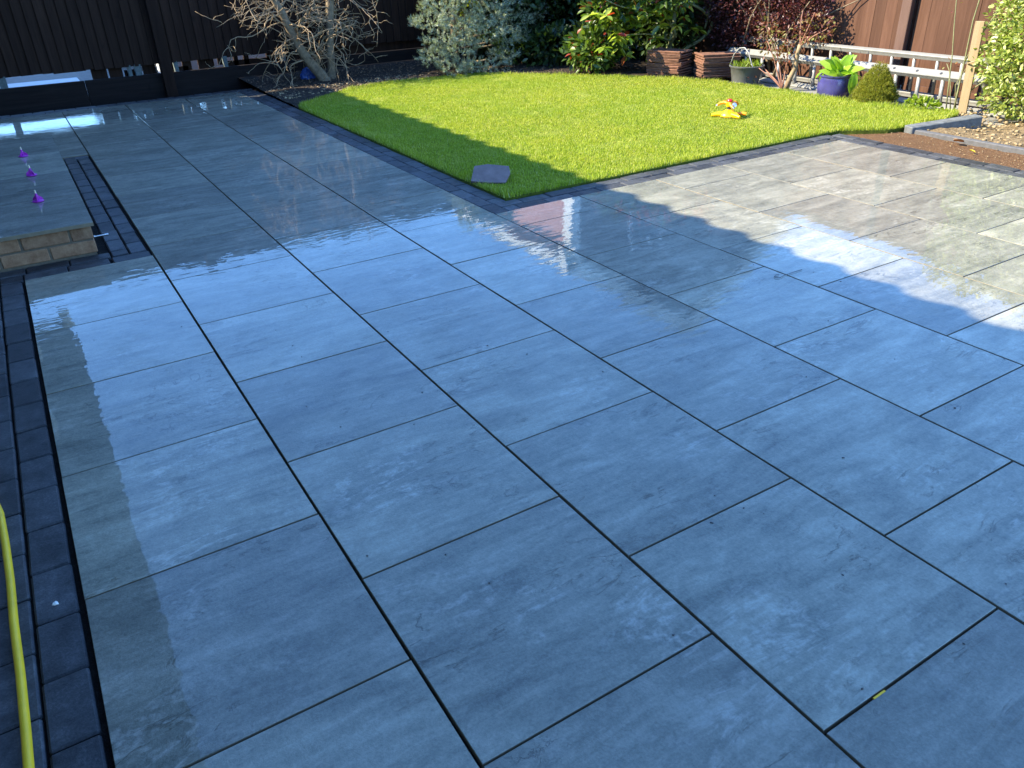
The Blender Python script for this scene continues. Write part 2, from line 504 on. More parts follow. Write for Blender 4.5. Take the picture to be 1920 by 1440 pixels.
# ------------------------------------------------------------------ ground and setting
g = MB(); g.add([(-90, -90, -.09), (130, -90, -.09), (130, 130, -.09), (-90, 130, -.09)], [(0, 1, 2, 3)])
tag(g.build('ground', M['soil']), kind='structure')

# neighbour's pale paving beyond the back fence
g = MB(); g.box(-9, 1.25, 6.5, 13.5, -.06, -.02)
tag(g.build('neighbour_paving', M['concrete']), kind='structure')

# ---- patio -------------------------------------------------------
XL = [-.6033, 0.0, .6036, 1.2056, 1.8047, 2.4090, 3.0203, 3.6220, 4.2260, 4.8300]
OFF = [0.0, -.3093, -.0084, -.3121, -.0106, -.3214, -.0126, -.3170, .0100]
PV = .605
JG = .0065
b = MB()
b.box(-.98, 1.815, -6.0, 5.62, -.07, -.019)
b.box(1.815, 4.845, -6.0, -.33, -.07, -.019)
patio = tag(b.build('patio', M['bed']), kind='structure')

def slab_mesh(wd, ln, th=.02, c=.0012):
    a, bb = wd / 2, ln / 2
    v = [(-a, -bb, -th), (a, -bb, -th), (a, bb, -th), (-a, bb, -th),
         (-a, -bb, -c), (a, -bb, -c), (a, bb, -c), (-a, bb, -c),
         (-a + c, -bb + c, 0), (a - c, -bb + c, 0), (a - c, bb - c, 0), (-a + c, bb - c, 0)]
    f = [(3, 2, 1, 0), (8, 9, 10, 11)]
    mi = [1, 0]
    for i in range(4):
        j = (i + 1) % 4
        f += [(i, j, 4 + j, 4 + i), (4 + i, 4 + j, 8 + j, 8 + i)]
        mi += [1, 0]
    return mesh_data('paving_slab', v, f, [M['slab'], M['slab_body']], False, mi)
_slabs = {}
def slab(x0, x1, y0, y1, parent, z=0.0, gap=JG, tilt=.0011):
    wd, ln = round(x1 - x0 - gap - (.0015 if gap == JG else 0), 3), round(y1 - y0 - gap, 3)
    if ln < .03: return None
    if (wd, ln) not in _slabs: _slabs[(wd, ln)] = slab_mesh(wd, ln)
    return obj('paving_slab', _slabs[(wd, ln)], parent, ((x0 + x1) / 2, (y0 + y1) / 2, z + rnd.uniform(-.0006, .0006)),
               (rnd.gauss(0, tilt * .6), rnd.gauss(0, tilt * .6), rnd.gauss(0, .0016)))

def column(x0, x1, off, ytop, ybot, cuts=None):
    ys = []
    n = int(math.floor((ytop - off) / PV)) + 2
    while off + n * PV > ybot - PV:
        ys.append(off + n * PV); n -= 1
    ys = [y for y in ys if y < ytop - .02]
    top = ytop
    for y in ys:
        slab(x0, x1, y, top, patio)
        top = y

YB = -5.4
# column beside the house
top = .142
slab(XL[0], XL[1], -.605, top, patio)
for k in range(1, 8): slab(XL[0], XL[1], -.605 * (k + 1), -.605 * k, patio)
column(XL[1], XL[2], OFF[1], 5.36, YB)
column(XL[2], XL[3], OFF[2], 5.36, YB)
column(XL[3], XL[4], OFF[3], 5.36, YB)
for c in range(4, 9): column(XL[c], XL[c + 1], OFF[c], -.335, YB)
# far part beyond the step
ys = [3.005, 3.322, 3.927, 4.532, 5.137, 5.345]
for a, c in zip(ys, ys[1:]): slab(-.6033, 0.0, a, c, patio)
ys = [2.76, 3.02, 3.625, 4.230, 4.835, 5.33]
for a, c in zip(ys, ys[1:]): slab(-.97, -.6033, a, c, patio)

# ---- charcoal setts ----------------------------------------------
def sett_mesh(lx, ly, h=.05, c=.005):
    m = MB(); m.box(-lx / 2, lx / 2, -ly / 2, ly / 2, -h, 0, c=c)
    return m.data('sett', M['sett'])
_sett = {}
b = MB()
b.box(1.812, 2.012, -.34, 5.44, -.07, -.02)
b.box(2.012, 4.84, -.34, -.132, -.07, -.0205)
b.box(4.835, 5.06, -6.0, -.13, -.07, -.021)
borders = tag(b.build('sett_border', M['bed']), kind='structure')
def sett(cx, cy, lx, ly, parent=borders, gap=.005, z=-.004):
    key = (round(lx - gap, 3), round(ly - gap, 3))
    if key not in _sett: _sett[key] = sett_mesh(*key)
    return obj('sett', _sett[key], parent, (cx, cy, z + rnd.uniform(-.0025, .0015)), (rnd.gauss(0, .008), rnd.gauss(0, .008), rnd.gauss(0, .008)))
def run_y(x, y0, y1, phase=0.0, L=.201, W=.099):
    y = y0 + phase
    if phase > .04: sett(x, y0 + phase / 2, W, phase)
    while y < y1 - .04:
        l = min(L, y1 - y)
        sett(x, y + l / 2, W, l); y += l
def run_x(y, x0, x1, phase=0.0, L=.201, W=.099):
    x = x0 + phase
    if phase > .04: sett(x0 + phase / 2, y, phase, W)
    while x < x1 - .04:
        l = min(L, x1 - x)
        sett(x + l / 2, y, l, W); x += l
run_y(1.858, -.335, 5.40, .189)     # beside the lawn, row next to the slabs
run_y(1.955, -.142, 5.40, .096)     # row next to the grass
run_x(-.286, 1.908, 4.84, .088)     # in front of the lawn
run_x(-.188, 1.908, 4.94, .166)
run_y(4.888, -4.6, -.238, .075)     # right-hand side
run_y(4.987, -4.6, -.14, .0)
run_x(5.41, -.6, 1.81, .05)         # along the back
run_x(5.51, -.6, 2.0, .14)
run_y(-.145, .262, 3.0, .09, .2, .086)    # strip between step and slabs
run_y(-.056, .262, 2.9, .19, .2, .086)
sett(-.1, 2.955, .176, .09)
sett(-.1, .205, .19, .1)
run_x(.205, -.71, -.205, .105)      # foot of the step
run_x(.304, -.96, -.19, .17)
run_y(-.662, -4.4, .145, .15)       # along the house wall
run_y(-.763, -4.4, .145, .06)
run_y(-.864, -4.4, .25, .11)
sett(-.83, .2, .2, .1)

# ---- step at the house ---------------------------------------------
step = thing('step', 'low brick step beside the house, topped with wet grey slabs', 'step', (0, 0, 0))
b = MB(); b.box(-.97, -.246, .361, 2.74, -.015, .156)
b.build('mortar_core', M['mortar'], step)
bb = MB(); bb.box(-.1075, .1075, -.05, .05, -.0325, .0325, c=.004); brick_me = bb.data('brick', M['brick'])
hb = MB(); hb.box(-.051, .051, -.05, .05, -.0325, .0325, c=.004); half_me = hb.data('brick', M['brick'])
for row in range(2):
    z = .040 + row * .075
    x = -.240 if row == 0 else -.240
    if row == 1:
        obj('brick', half_me, step, (x - .051, .405, z), (0, 0, rnd.gauss(0, .006))); x -= .113
    for k in range(3):
        obj('brick', brick_me, step, (x - .1075, .405 + rnd.uniform(-.002, .002), z), (rnd.gauss(0, .008), 0, rnd.gauss(0, .008))); x -= .226
    y = .47 if row == 0 else .47
    for k in range(10):
        obj('brick', brick_me, step, (-.291 - rnd.uniform(0, .003), y + .108 + (0.1 if row else 0), z), (0, 0, R(90))); y += .226
for k in range(4):
    y0 = .325 + k * .6085
    for (xa, xb) in ((-.82, -.222), (-.97, -.823)):
        s = slab(xa, xb, y0, y0 + .6085, step, z=.174 + (y0 + .304 - .325) * .02, gap=.004, tilt=.0005)
        s.rotation_euler.x += .02

def tile_leveller(loc, rz, label):
    t = thing('tile_leveller', label, 'levelling cap', loc, rz, 'purple levelling caps left on the step')
    m = MB(); m.lathe([(.030, 0), (.0315, .003), (.028, .006), (.013, .010), (.0075, .015), (.0065, .043), (.005, .045)], 24)
    for k in range(3):
        Mx = Matrix.Rotation(k * 2 * math.pi / 3, 4, 'Z')
        v = [Mx @ Vector(q) for q in [(.005, -.0015, .009), (.029, -.0015, .004), (.027, -.0015, .017), (.006, -.0015, .034), (.005, .0015, .009), (.029, .0015, .004), (.027, .0015, .017), (.006, .0015, .034)]]
        m.add(v, [(0, 1, 2, 3), (7, 6, 5, 4), (0, 4, 5, 1), (1, 5, 6, 2), (2, 6, 7, 3)])
    shade_auto(m.build('cap', M['purple'], t))
    p = MB(); p.lathe([(.0045, .040), (.0045, .058), (.003, .063)], 10)
    shade_auto(p.build('post', M['cream'], t))
tile_leveller((-.438, .905, .187), .4, 'purple levelling cap with pale tip, nearest the step front edge')
tile_leveller((-.430, 1.545, .200), 1.1, 'purple levelling cap with pale tip, middle of the row on the step')
tile_leveller((-.445, 2.13, .211), 2.0, 'purple levelling cap with pale tip, farthest from the step front edge')
m = MB(); m.box(-.035, .04, -.006, .006, 0, .0022, c=.0006); m.box(-.035, -.026, -.009, .009, 0, .004); m.box(.022, .040, -.0085, .0085, .0, .003)
tag(m.build('leveller_clip', M['white_plastic'], loc=(-.192, .668, .002), rot=(0, 0, .05)), 'white plastic levelling clip lying on the setts by the step corner', 'clip')

# ---- lawn ------------------------------------------------------------
LAWN = [(2.006, -.128), (3.4, -.128), (4.6, -.13), (5.06, -.14), (5.2, -.24), (5.38, -.36), (5.62, -.39), (6.0, -.40), (6.30, -.36), (6.46, -.26), (6.30, -.02), (6.24, .3), (6.20, .75),
        (6.19, 1.2), (6.17, 1.8), (6.10, 2.25), (5.98, 2.6), (5.80, 2.95), (5.5, 3.35), (5.1, 3.85), (4.75, 4.3), (4.40, 4.62), (4.0, 4.66), (3.6, 4.72), (3.2, 4.70), (2.85, 4.60), (2.45, 4.30), (2.10, 4.02), (2.006, 3.85)]
lp = np.array(LAWN)
def in_poly(P, poly):
    x, y = P[:, 0], P[:, 1]
    ins = np.zeros(len(P), bool)
    j = len(poly) - 1
    for i in range(len(poly)):
        xi, yi = poly[i]; xj, yj = poly[j]
        c = ((yi > y) != (yj > y)) & (x < (xj - xi) * (y - yi) / (yj - yi + 1e-12) + xi)
        ins ^= c
        j = i
    return ins
def lawn_h(x, y):
    return .012 + .012 * np.sin(x * 1.3 + .4) * np.sin(y * 1.1) + .006 * np.sin(x * 4.1 + y * 3.3)
# base sheet (grid clipped to the outline)
bm = bmesh.new()
vs = [bm.verts.new((x, y, .004)) for x, y in LAWN]
top = bm.faces.new(vs)
ext = bmesh.ops.extrude_face_region(bm, geom=[top])
for q in ext['geom']:
    if isinstance(q, bmesh.types.BMVert): q.co.z = -.08
bmesh.ops.recalc_face_normals(bm, faces=bm.faces[:])
me = bpy.data.meshes.new('lawn'); bm.to_mesh(me); bm.free(); me.materials.append(M['lawn_soil'])
tag(obj('lawn', me), kind='structure')
NB = 460000
# denser near the camera
P = np.c_[rng.uniform(2.0, 6.5, NB * 2), rng.uniform(-.42, 4.75, NB * 2)]
P = P[in_poly(P, LAWN)][:NB]
n = len(P)
dens = .5 + .5 * np.sin(P[:, 0] * 2.3 + 1.1 * np.sin(P[:, 1] * 1.7)) * np.sin(P[:, 1] * 2.9 + .7 * np.sin(P[:, 0] * 2.1))
hgt = rng.uniform(.010, .023, n) * (.75 + .5 * dens)
lp2 = np.r_[lp, lp[:1]]
dmin = np.full(n, 9.0)
for (ax, ay), (bx, by) in zip(lp2[:-1], lp2[1:]):
    ex, ey = bx - ax, by - ay
    tt = np.clip(((P[:, 0] - ax) * ex + (P[:, 1] - ay) * ey) / (ex * ex + ey * ey), 0, 1)
    dmin = np.minimum(dmin, np.hypot(P[:, 0] - ax - tt * ex, P[:, 1] - ay - tt * ey))
hgt *= np.where(dmin < .07, rng.uniform(.8, 2.1, n), 1.0)
tuft = np.sin(P[:, 0] * 9.1 + 2 * np.sin(P[:, 1] * 4.3)) * np.sin(P[:, 1] * 8.3 + 2 * np.sin(P[:, 0] * 5.1))
hgt *= 1 + .35 * np.clip(tuft, 0, 1)
wd = rng.uniform(.0011, .0022, n)
ang = rng.uniform(0, 2 * np.pi, n)
lean = np.abs(rng.normal(0, .40, n)) + .1
la = ang + rng.normal(np.pi / 2, .5, n)
dx, dy = np.cos(ang) * wd, np.sin(ang) * wd
lx, ly = np.cos(la) * lean * hgt, np.sin(la) * lean * hgt
z0 = np.full(n, .003)
V = np.zeros((n, 5, 3), np.float32)
V[:, 0] = np.c_[P[:, 0] - dx, P[:, 1] - dy, z0]
V[:, 1] = np.c_[P[:, 0] + dx, P[:, 1] + dy, z0]
V[:, 2] = np.c_[P[:, 0] + dx * .8 + lx * .4, P[:, 1] + dy * .8 + ly * .4, z0 + hgt * .6]
V[:, 3] = np.c_[P[:, 0] - dx * .8 + lx * .4, P[:, 1] - dy * .8 + ly * .4, z0 + hgt * .6]
V[:, 4] = np.c_[P[:, 0] + lx, P[:, 1] + ly, z0 + hgt * (1.05 - .3 * np.minimum(lean, 1.2))]
base = (np.arange(n) * 5)[:, None]
F = np.concatenate([base + np.array([[0, 1, 2]]), base + np.array([[0, 2, 3]]), base + np.array([[3, 2, 4]])], 0)
tag(obj('grass', big_mesh('grass', V.reshape(-1, 3), F, M['grass'])), 'short bright green lawn grass', 'grass', kind='stuff')

# ---- soil, sand, kerbs -------------------------------------------------
def heightfield(name, x0, x1, y0, y1, nx, ny, fn, mat, keep=None):
    X, Y = np.meshgrid(np.linspace(x0, x1, nx), np.linspace(y0, y1, ny))
    Z = fn(X, Y)
    V = np.c_[X.ravel(), Y.ravel(), Z.ravel()]
    i = np.arange(nx * ny).reshape(ny, nx)
    F = np.stack([i[:-1, :-1], i[:-1, 1:], i[1:, 1:], i[1:, :-1]], -1).reshape(-1, 4)
    if keep is not None:
        cx = V[F].mean(1)
        F = F[keep(cx)]
    return obj(name, big_mesh(name, V, F, mat, True))
_ph = rng.uniform(0, 6.28, (24, 2)); _dr = rng.normal(0, 1, (24, 2))
def rough(X, Y, amp, f0):
    Z = 0
    for k in range(24):
        f = f0 * (1.22 ** k)
        Z = Z + np.sin((X * _dr[k, 0] + Y * _dr[k, 1]) * f + _ph[k, 0]) * amp / (1.22 ** (k * .8)) * .5
    return Z
def soil_keep(c):
    return ~in_poly(c[:, :2], [(x, y) for x, y in LAWN])
sback = heightfield('soil_bed', 2.0, 7.05, .9, 6.2, 150, 150,
                    lambda X, Y: .0 + np.clip((Y - 4.3) * .03, 0, .05) + .5 * np.maximum(0, rough(X, Y, .022, 2.0)) - .055 * np.clip((X - 6.25) / .12, 0, 1) * (Y < 2.9), M['soil'], soil_keep)
tag(sback, kind='structure')
srt = heightfield('dry_soil_bed', 5.55, 7.05, -4.5, .9, 90, 240,
                  lambda X, Y: -.01 + .8 * np.maximum(-.01, rough(X, Y, .028, 3.0)) - .06 * np.clip((X - 6.25) / .12, 0, 1) * np.clip((Y + .75) / .15, 0, 1), M['soil_dry'], soil_keep)
tag(srt, kind='structure')
sx = heightfield('sand_strip', 5.055, 5.50, -4.5, -.15, 40, 260, lambda X, Y: -.022 + rough(X, Y, .006, 6.0), M['sand'], soil_keep)
tag(sx, kind='structure')
b = MB(); b.box(6.40, 7.0, -1.6, 2.9, -.08, -.032)
tag(b.build('concrete_strip', M['concrete']), kind='structure')

def rock_template(seed, sub=1):
    r_ = np.random.default_rng(seed)
    bm = bmesh.new(); bmesh.ops.create_icosphere(bm, subdivisions=sub, radius=1)
    bm.verts.index_update()
    v = np.array([q.co[:] for q in bm.verts]); f = np.array([[q.index for q in p.verts] for p in bm.faces])
    bm.free()
    v *= (1 + r_.uniform(-.28, .28, (len(v), 1)))
    return v, f
def rot_mats(n, full=True, tilt=.5):
    a = rng.uniform(0, 2 * np.pi, n)
    if full:
        q = rng.normal(size=(n, 4)); q /= np.linalg.norm(q, axis=1)[:, None]
        w_, x, y, z = q.T
        return np.stack([np.stack([1 - 2 * (y * y + z * z), 2 * (x * y - z * w_), 2 * (x * z + y * w_)], -1),
                         np.stack([2 * (x * y + z * w_), 1 - 2 * (x * x + z * z), 2 * (y * z - x * w_)], -1),
                         np.stack([2 * (x * z - y * w_), 2 * (y * z + x * w_), 1 - 2 * (x * x + y * y)], -1)], 1)
    c, s = np.cos(a), np.sin(a); o = np.zeros(n); l = np.ones(n)
    return np.stack([np.stack([c, -s, o], -1), np.stack([s, c, o], -1), np.stack([o, o, l], -1)], 1)
def frames(direc, roll=None, up=(0, 0, 1)):
    """rotation matrices whose local +Y points along direc and local +Z roughly up"""
    d = direc / (np.linalg.norm(direc, axis=1)[:, None] + 1e-9)
    upv = np.tile(np.array(up, float), (len(d), 1)) + rng.normal(0, .35 if roll is None else roll, (len(d), 3))
    x = np.cross(d, upv); x /= (np.linalg.norm(x, axis=1)[:, None] + 1e-9)
    z = np.cross(x, d)
    return np.stack([x, d, z], -1)
def scatter(tv, tf, pos, Rm, sc):
    n = len(pos)
    sc = np.asarray(sc)
    if sc.ndim == 1: sc = sc[:, None, None]
    else: sc = sc[:, None, :]
    v = np.einsum('nij,nkj->nki', Rm, tv[None] * sc) + pos[:, None, :]
    f = tf[None] + (np.arange(n) * len(tv))[:, None, None]
    return v.reshape(-1, 3), f.reshape(-1, tf.shape[1])
def clods(name, n, xr, yr, zf, size, mat, label, keepf=None, flat=.7):
    pos = np.c_[rng.uniform(*xr, n), rng.uniform(*yr, n), np.zeros(n)]
    k = ~in_poly(pos[:, :2], LAWN)
    if keepf is not None: k &= keepf(pos)
    pos = pos[k]; pos[:, 2] = zf(pos[:, 0], pos[:, 1])
    tv, tf = rock_template(5)
    s = size[0] + (size[1] - size[0]) * rng.power(.22, len(pos))
    S = np.c_[s, s * rng.uniform(.6, 1, len(pos)), s * flat * rng.uniform(.5, 1, len(pos))]
    v, f = scatter(tv, tf, pos, rot_mats(len(pos), False), S)
    return tag(obj(name, big_mesh(name, v, f, mat)), label, kind='stuff')
clods('soil_clods', 2600, (5.57, 6.95), (-2.6, -.3), lambda x, y: np.full(len(x), .006), (.003, .024), M['clod'], 'dry crumbly soil clods in the right-hand bed')
clods('bark_chips', 3600, (2.0, 5.4), (3.9, 5.9), lambda x, y: .012 + np.clip((y - 4.3) * .03, 0, .05), (.004, .016), M['clod_dark'], 'loose bark chips and soil crumbs along the back bed')
def on_strip(p): return p[:, 1] < 5.1
clods('soil_crumbs', 1600, (2.05, 4.9), (4.35, 5.1), lambda x, y: .02 + np.zeros(len(x)), (.006, .024), M['clod'], 'pale soil crumbs heaped against the lawn edge', on_strip)
clods('sand_grit', 500, (5.07, 5.49), (-2.2, -.35), lambda x, y: np.full(len(x), -.017), (.002, .007), M['clod'], 'small grit on the sand strip')

# edging stones and raised kerb
edg = thing('path_edging', 'flush grey edging stones between the sand strip and soil bed', 'edging', (5.525, 0, 0))
y = -.47
for k in range(5):
    m = MB(); m.box(-.026, .026, -.45, .45, -.07, .012, c=.006)
    m.build('edging_stone', M['edging'], edg, loc=(0, y - .455, 0), rot=(0, 0, rnd.gauss(0, .004))); y -= .912
m = MB(); m.box(-.305, .305, 0, .095, -.07, .055, c=.006)
tag(m.build('kerb_stone', M['kerb'], loc=(5.76, -.605, 0), rot=(.02, -.075, math.atan2(-.19, .5))), 'dark raised kerb stone at the lawn corner by the timber stake', 'kerb')

# ------------------------------------------------------------------ back fence
BF = 6.15
fence = thing('back_fence', 'dark brown closeboard fence along the back with a bright gap under its boards', 'fence', (0, BF, 0))
def board_mesh(w_, h, t0=.006, t1=.028, flip=False):
    m = MB()
    v = [(0, 0, 0), (w_, 0, 0), (w_, -t1, 0), (0, -t0, 0)] if not flip else [(0, 0, 0), (w_, 0, 0), (w_, -t0, 0), (0, -t1, 0)]
    m.add([(x, y, z) for z in (0, h) for x, y, _ in v], [(0, 3, 2, 1)[::-1], (4, 5, 6, 7)[::-1], (0, 1, 5, 4)[::-1], (1, 2, 6, 5)[::-1], (2, 3, 7, 6)[::-1], (3, 0, 4, 7)[::-1]])
    return m
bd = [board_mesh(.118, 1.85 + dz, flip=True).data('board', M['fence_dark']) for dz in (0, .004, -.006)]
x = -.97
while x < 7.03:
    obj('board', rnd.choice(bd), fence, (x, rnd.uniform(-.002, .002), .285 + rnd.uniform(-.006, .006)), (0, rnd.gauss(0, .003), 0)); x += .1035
pm = MB(); pm.box(-.06, .06, -.06, .06, -.09, 2.17, c=.004); post_me = pm.data('post', M['fence_dark'])
for px_ in (-.9, 1.21, 3.05, 4.9, 6.75):
    obj('post', post_me, fence, (px_, -.075, 0))
gb = [(-.97, .34), (.345, 1.15), (1.27, 2.99), (3.11, 4.84), (4.96, 6.69)]
for a, c in gb:
    m = MB(); m.box(a, c, -.03, .02, -.09, .182, c=.004); m.build('gravel_board', M['gravel_board'], fence, loc=(0, 0, rnd.uniform(-.006, .006)))
for z in (.34, 1.1, 1.95):
    m = MB(); m.box(-.97, 6.98, .005, .045, z, z + .08); m.build('rail', M['fence_dark'], fence)
for a, w_ in ((-.43, .07), (.83, .04), (.92, .07), (1.335, .045), (1.9, .05), (2.6, .06)):
    m = MB(); m.box(a - w_ / 2, a + w_ / 2, -.02, .05, .13, .30, c=.004); m.build('spacer_block', M['grey_wood'], fence)
for a, c, z0, z1 in ((1.30, 1.36, .15, .3), (1.42, 1.52, .15, .3), (1.60, 1.78, .15, .3), (1.83, 1.90, .2, .3), (2.02, 2.07, .15, .3), (2.14, 2.20, .15, .3), (2.42, 3.1, .15, .3), (3.1, 7.0, .15, .3), (.44, .60, .15, .3), (.62, .76, .15, .3), (.78, .90, .15, .24), (.98, 1.12, .15, .3), (1.28, 1.48, .15, .225), (1.9, 2.45, .15, .235)):
    m = MB(); m.box(a, c, .06, .10, z0, z1); m.build('gap_cover_plank', M['fence_dark'], fence)  # dark planks added to cover the bright gap and its reflection
sh = thing('unseen_shade_block', 'pale timber shed added unseen beyond the back fence to shade the ground', 'blocker', (0, 0, 0))  # unseen building added so its shadow covers the white slab beyond the fence
b = MB(); b.box(-5.6, -2.0, 7.2, 14.0, -.06, 2.75, c=.01); b.build('wall', M['pale_wood'], sh)
b = MB(); b.box(-5.75, -1.85, 7.05, 14.15, 2.75, 2.87, c=.02); b.build('roof', M['roof'], sh)
hd = thing('added_screen', 'dark clipped hedge of leaves added to block sky mirrored under the back fence', 'screen', (4.6, 9.2, 0))  # leaves added to keep bright sky out of the gap's reflection
# white-painted timber seen through the gap
b = MB(); b.box(1.3, 3.4, 7.2, 7.32, -.06, .24, c=.01)
tag(b.build('neighbour_wall', M['render_white']), 'low white wall glimpsed through the gap under the back fence', 'wall')
b = MB(); b.box(-.42, .40, 6.9, 7.9, -.05, .03, c=.01)
tag(b.build('white_slab', M['render_white']), 'white slab on the ground glimpsed under the back fence', 'slab')

# ------------------------------------------------------------------ right fence
RX = 7.06
rf = thing('right_fence', 'sunlit red-brown timber fence behind the aluminium ladder', 'fence', (RX, 0, 0))
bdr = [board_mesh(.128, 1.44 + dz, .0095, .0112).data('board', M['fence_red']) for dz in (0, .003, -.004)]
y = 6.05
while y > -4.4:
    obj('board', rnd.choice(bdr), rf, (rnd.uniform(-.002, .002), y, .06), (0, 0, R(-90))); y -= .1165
pm = MB(); pm.box(-.045, .045, -.05, .05, -.09, 1.53, c=.004); post_me = pm.data('post', M['fence_red_post'])
for yy in (4.5, 2.62, .76, -1.1, -2.96):
    obj('post', post_me, rf, (-.05, yy, 0), (0, 0, 0))
    m = MB(); m.box(-.03, .012, -.004, .004, .05, 1.5); m.build('joint_gap', M['fence_dark'], rf, loc=(-.012, yy - .062, 0))
for a, c in ((-4.4, -3.02), (-2.9, -1.16), (-1.04, .70), (.82, 2.56), (2.68, 4.44), (4.56, 6.05)):
    m = MB(); m.box(-.012, .03, a, c, -.09, .058, c=.003); m.build('gravel_board', M['fence_red'], rf)
m = MB(); m.box(-.04, .04, -4.4, 6.05, 1.505, 1.53); m.build('capping', M['fence_red'], rf)

# ------------------------------------------------------------------ own house on the left (eave shades the patio)
house = thing('house', 'brick house with dark eaves and white patio doors beside the step', 'house', (0, 0, 0))
EX, EZ = -.53, 2.80
m = MB(); m.box(-6.2, -.985, -9.5, .55, -.09, 2.72); m.box(-6.2, -.985, 2.55, 6.25, -.09, 2.72); m.box(-6.2, -.985, .55, 2.55, 2.2, 2.72); m.box(-6.2, -1.4, .55, 2.55, -.09, 2.2)
m.build('wall', M['house_brick'], house)
m = MB(); m.box(-.99, -.60, -9.8, 6.3, 2.56, 2.60); m.box(-.60, -.575, -9.8, 6.3, 2.53, 2.70)
m.build('soffit', M['soffit'], house)
# waved roof tiles: profile along y, courses up the slope
def roof_sheet():
    pitch = R(29)
    ny = int((6.35 + 9.9) / .025) + 1
    Y = np.linspace(-9.9, 6.35, ny)
    ph = (Y / .30) % 1.0
    wv = .036 * np.clip(np.sin(np.pi * np.clip(ph / .55, 0, 1)), 0, 1) - .012 * np.clip(np.sin(np.pi * np.clip((ph - .55) / .45, 0, 1)), 0, 1)
    S, Zo = [], []
    for c in range(12):
        S += [c * .32, (c + 1) * .32 - .002]; Zo += [.022, 0.0]
    V = []
    for s, zo in zip(S, Zo):
        V.append(np.c_[EX - s * math.cos(pitch) + 0 * Y, Y, EZ + s * math.sin(pitch) + zo + wv - .02])
    V = np.concatenate(V)
    i = np.arange(len(S) * ny).reshape(len(S), ny)
    F = np.stack([i[:-1, :-1], i[:-1, 1:], i[1:, 1:], i[1:, :-1]], -1).reshape(-1, 4)
    low = V.copy(); low[:, 2] -= .025
    nV = len(V)
    F2 = F[:, ::-1] + nV
    e = np.stack([i[0, :-1], i[0, :-1] + nV, i[0, 1:] + nV, i[0, 1:]], -1)
    return np.concatenate([V, low]), np.concatenate([F, F2, e])
v, f = roof_sheet()
obj('roof', big_mesh('roof', v, f, M['roof']), house)
m = MB(); m.add([(-6.2, -9.9, 2.7), (-6.2, 6.35, 2.7), (-3.86, 6.35, 4.58), (-3.86, -9.9, 4.58)], [(0, 1, 2, 3)]); m.build('rear_roof', M['roof'], house)
door = MB(); door.box(-1.06, -1.0, .55, 2.55, .19, .25); door.box(-1.06, -1.0, .55, 2.55, 2.13, 2.2)
for yy in (.55, 1.515, 1.56, 2.48): door.box(-1.06, -1.0, yy, yy + .07, .25, 2.13)
dr = door.build('patio_door', M['upvc'], house)
gl = MB(); gl.box(-1.04, -1.03, .62, 1.515, .25, 2.13); gl.box(-1.04, -1.03, 1.63, 2.48, .25, 2.13); gl.build('pane', M['glass'], dr)
wf = MB(); wf.box(-1.0, -.975, -3.6, -1.6, .95, 1.02); wf.box(-1.0, -.975, -3.6, -1.6, 2.08, 2.15)
for yy in (-3.6, -2.635, -1.67): wf.box(-1.0, -.975, yy, yy + .07, 1.02, 2.08)
wn = wf.build('window', M['upvc'], house)
gl = MB(); gl.box(-.99, -.982, -3.53, -1.67, 1.02, 2.08); gl.build('pane', M['glass'], wn)
m = MB(); m.box(-.64, -.53, 6.02, 6.20, 2.36, 2.56, c=.02); m.build('hopper', M['cream'], house)
dp = MB(); dp.tube([(-.94, 3.3, .0), (-.94, 3.3, 2.55)], .034, 12); dp.build('downpipe', M['upvc'], house)
dp = MB(); dp.tube([(-.94, 5.2, .0), (-.94, 5.2, 2.55)], .034, 12); dp.build('soil_pipe', M['upvc'], house)

# ------------------------------------------------------------------ neighbour house beyond the fence (seen mirrored in the wet slabs)
nh = thing('neighbour_house', 'pink brick house with grey gable and white bargeboards beyond the back fence', 'house', (0, 0, 0))
GY = 13.0
HX0, HX1, HE, HA = 11.94, 21.06, 6.6, 9.75
HM = (HX0 + HX1) / 2
m = MB(); m.box(HX0, HX1, GY + .1, GY + 9, -.09, HE); m.build('wall', M['pink_brick'], nh)
m = MB(); m.box(HX0 + .05, HX1, GY, GY + .097, -.09, HE)
m.add([(HX0 + .05, GY, HE), (HX1, GY, HE), (HM, GY, HA), (HX0 + .05, GY + .097, HE), (HX1, GY + .097, HE), (HM, GY + .097, HA)], [(0, 1, 2), (5, 4, 3), (0, 3, 4, 1), (1, 4, 5, 2), (2, 5, 3, 0)])
m.build('gable', M['hang_tile'], nh)
m = MB(); m.box(HX0 - .05, HX0 + .22, GY - .06, GY + .35, -.09, HE); m.build('corner_trim', M['render_white'], nh)
m = MB(); m.box(HX0 - .40, HX0 - .02, GY - .3, GY + 9.2, HE - .16, HE + .12); m.build('fascia', M['lead'], nh)
for sx_ in (-1, 1):
    m = MB()
    x0, x1 = HM + sx_ * 5.0, HM
    zl = HE - .3
    m.add([(x0, GY - .3, zl - .1), (x1, GY - .3, HA - .1), (x1, GY - .3, HA + .45), (x0, GY - .3, zl + .4), (x0, GY - .02, zl - .1), (x1, GY - .02, HA - .1), (x1, GY - .02, HA + .45), (x0, GY - .02, zl + .4)],
          [(0, 1, 2, 3), (7, 6, 5, 4), (0, 4, 5, 1), (2, 6, 7, 3), (0, 3, 7, 4), (1, 5, 6, 2)])
    m.build('bargeboard', M['lead'], nh)
    m = MB()
    m.add([(x0, GY - .02, zl + .36), (x1, GY - .02, HA + .40), (x1, GY + 9.2, HA + .40), (x0, GY + 9.2, zl + .36)], [(0, 1, 2, 3)])
    m.build('roof', M['roof'], nh)
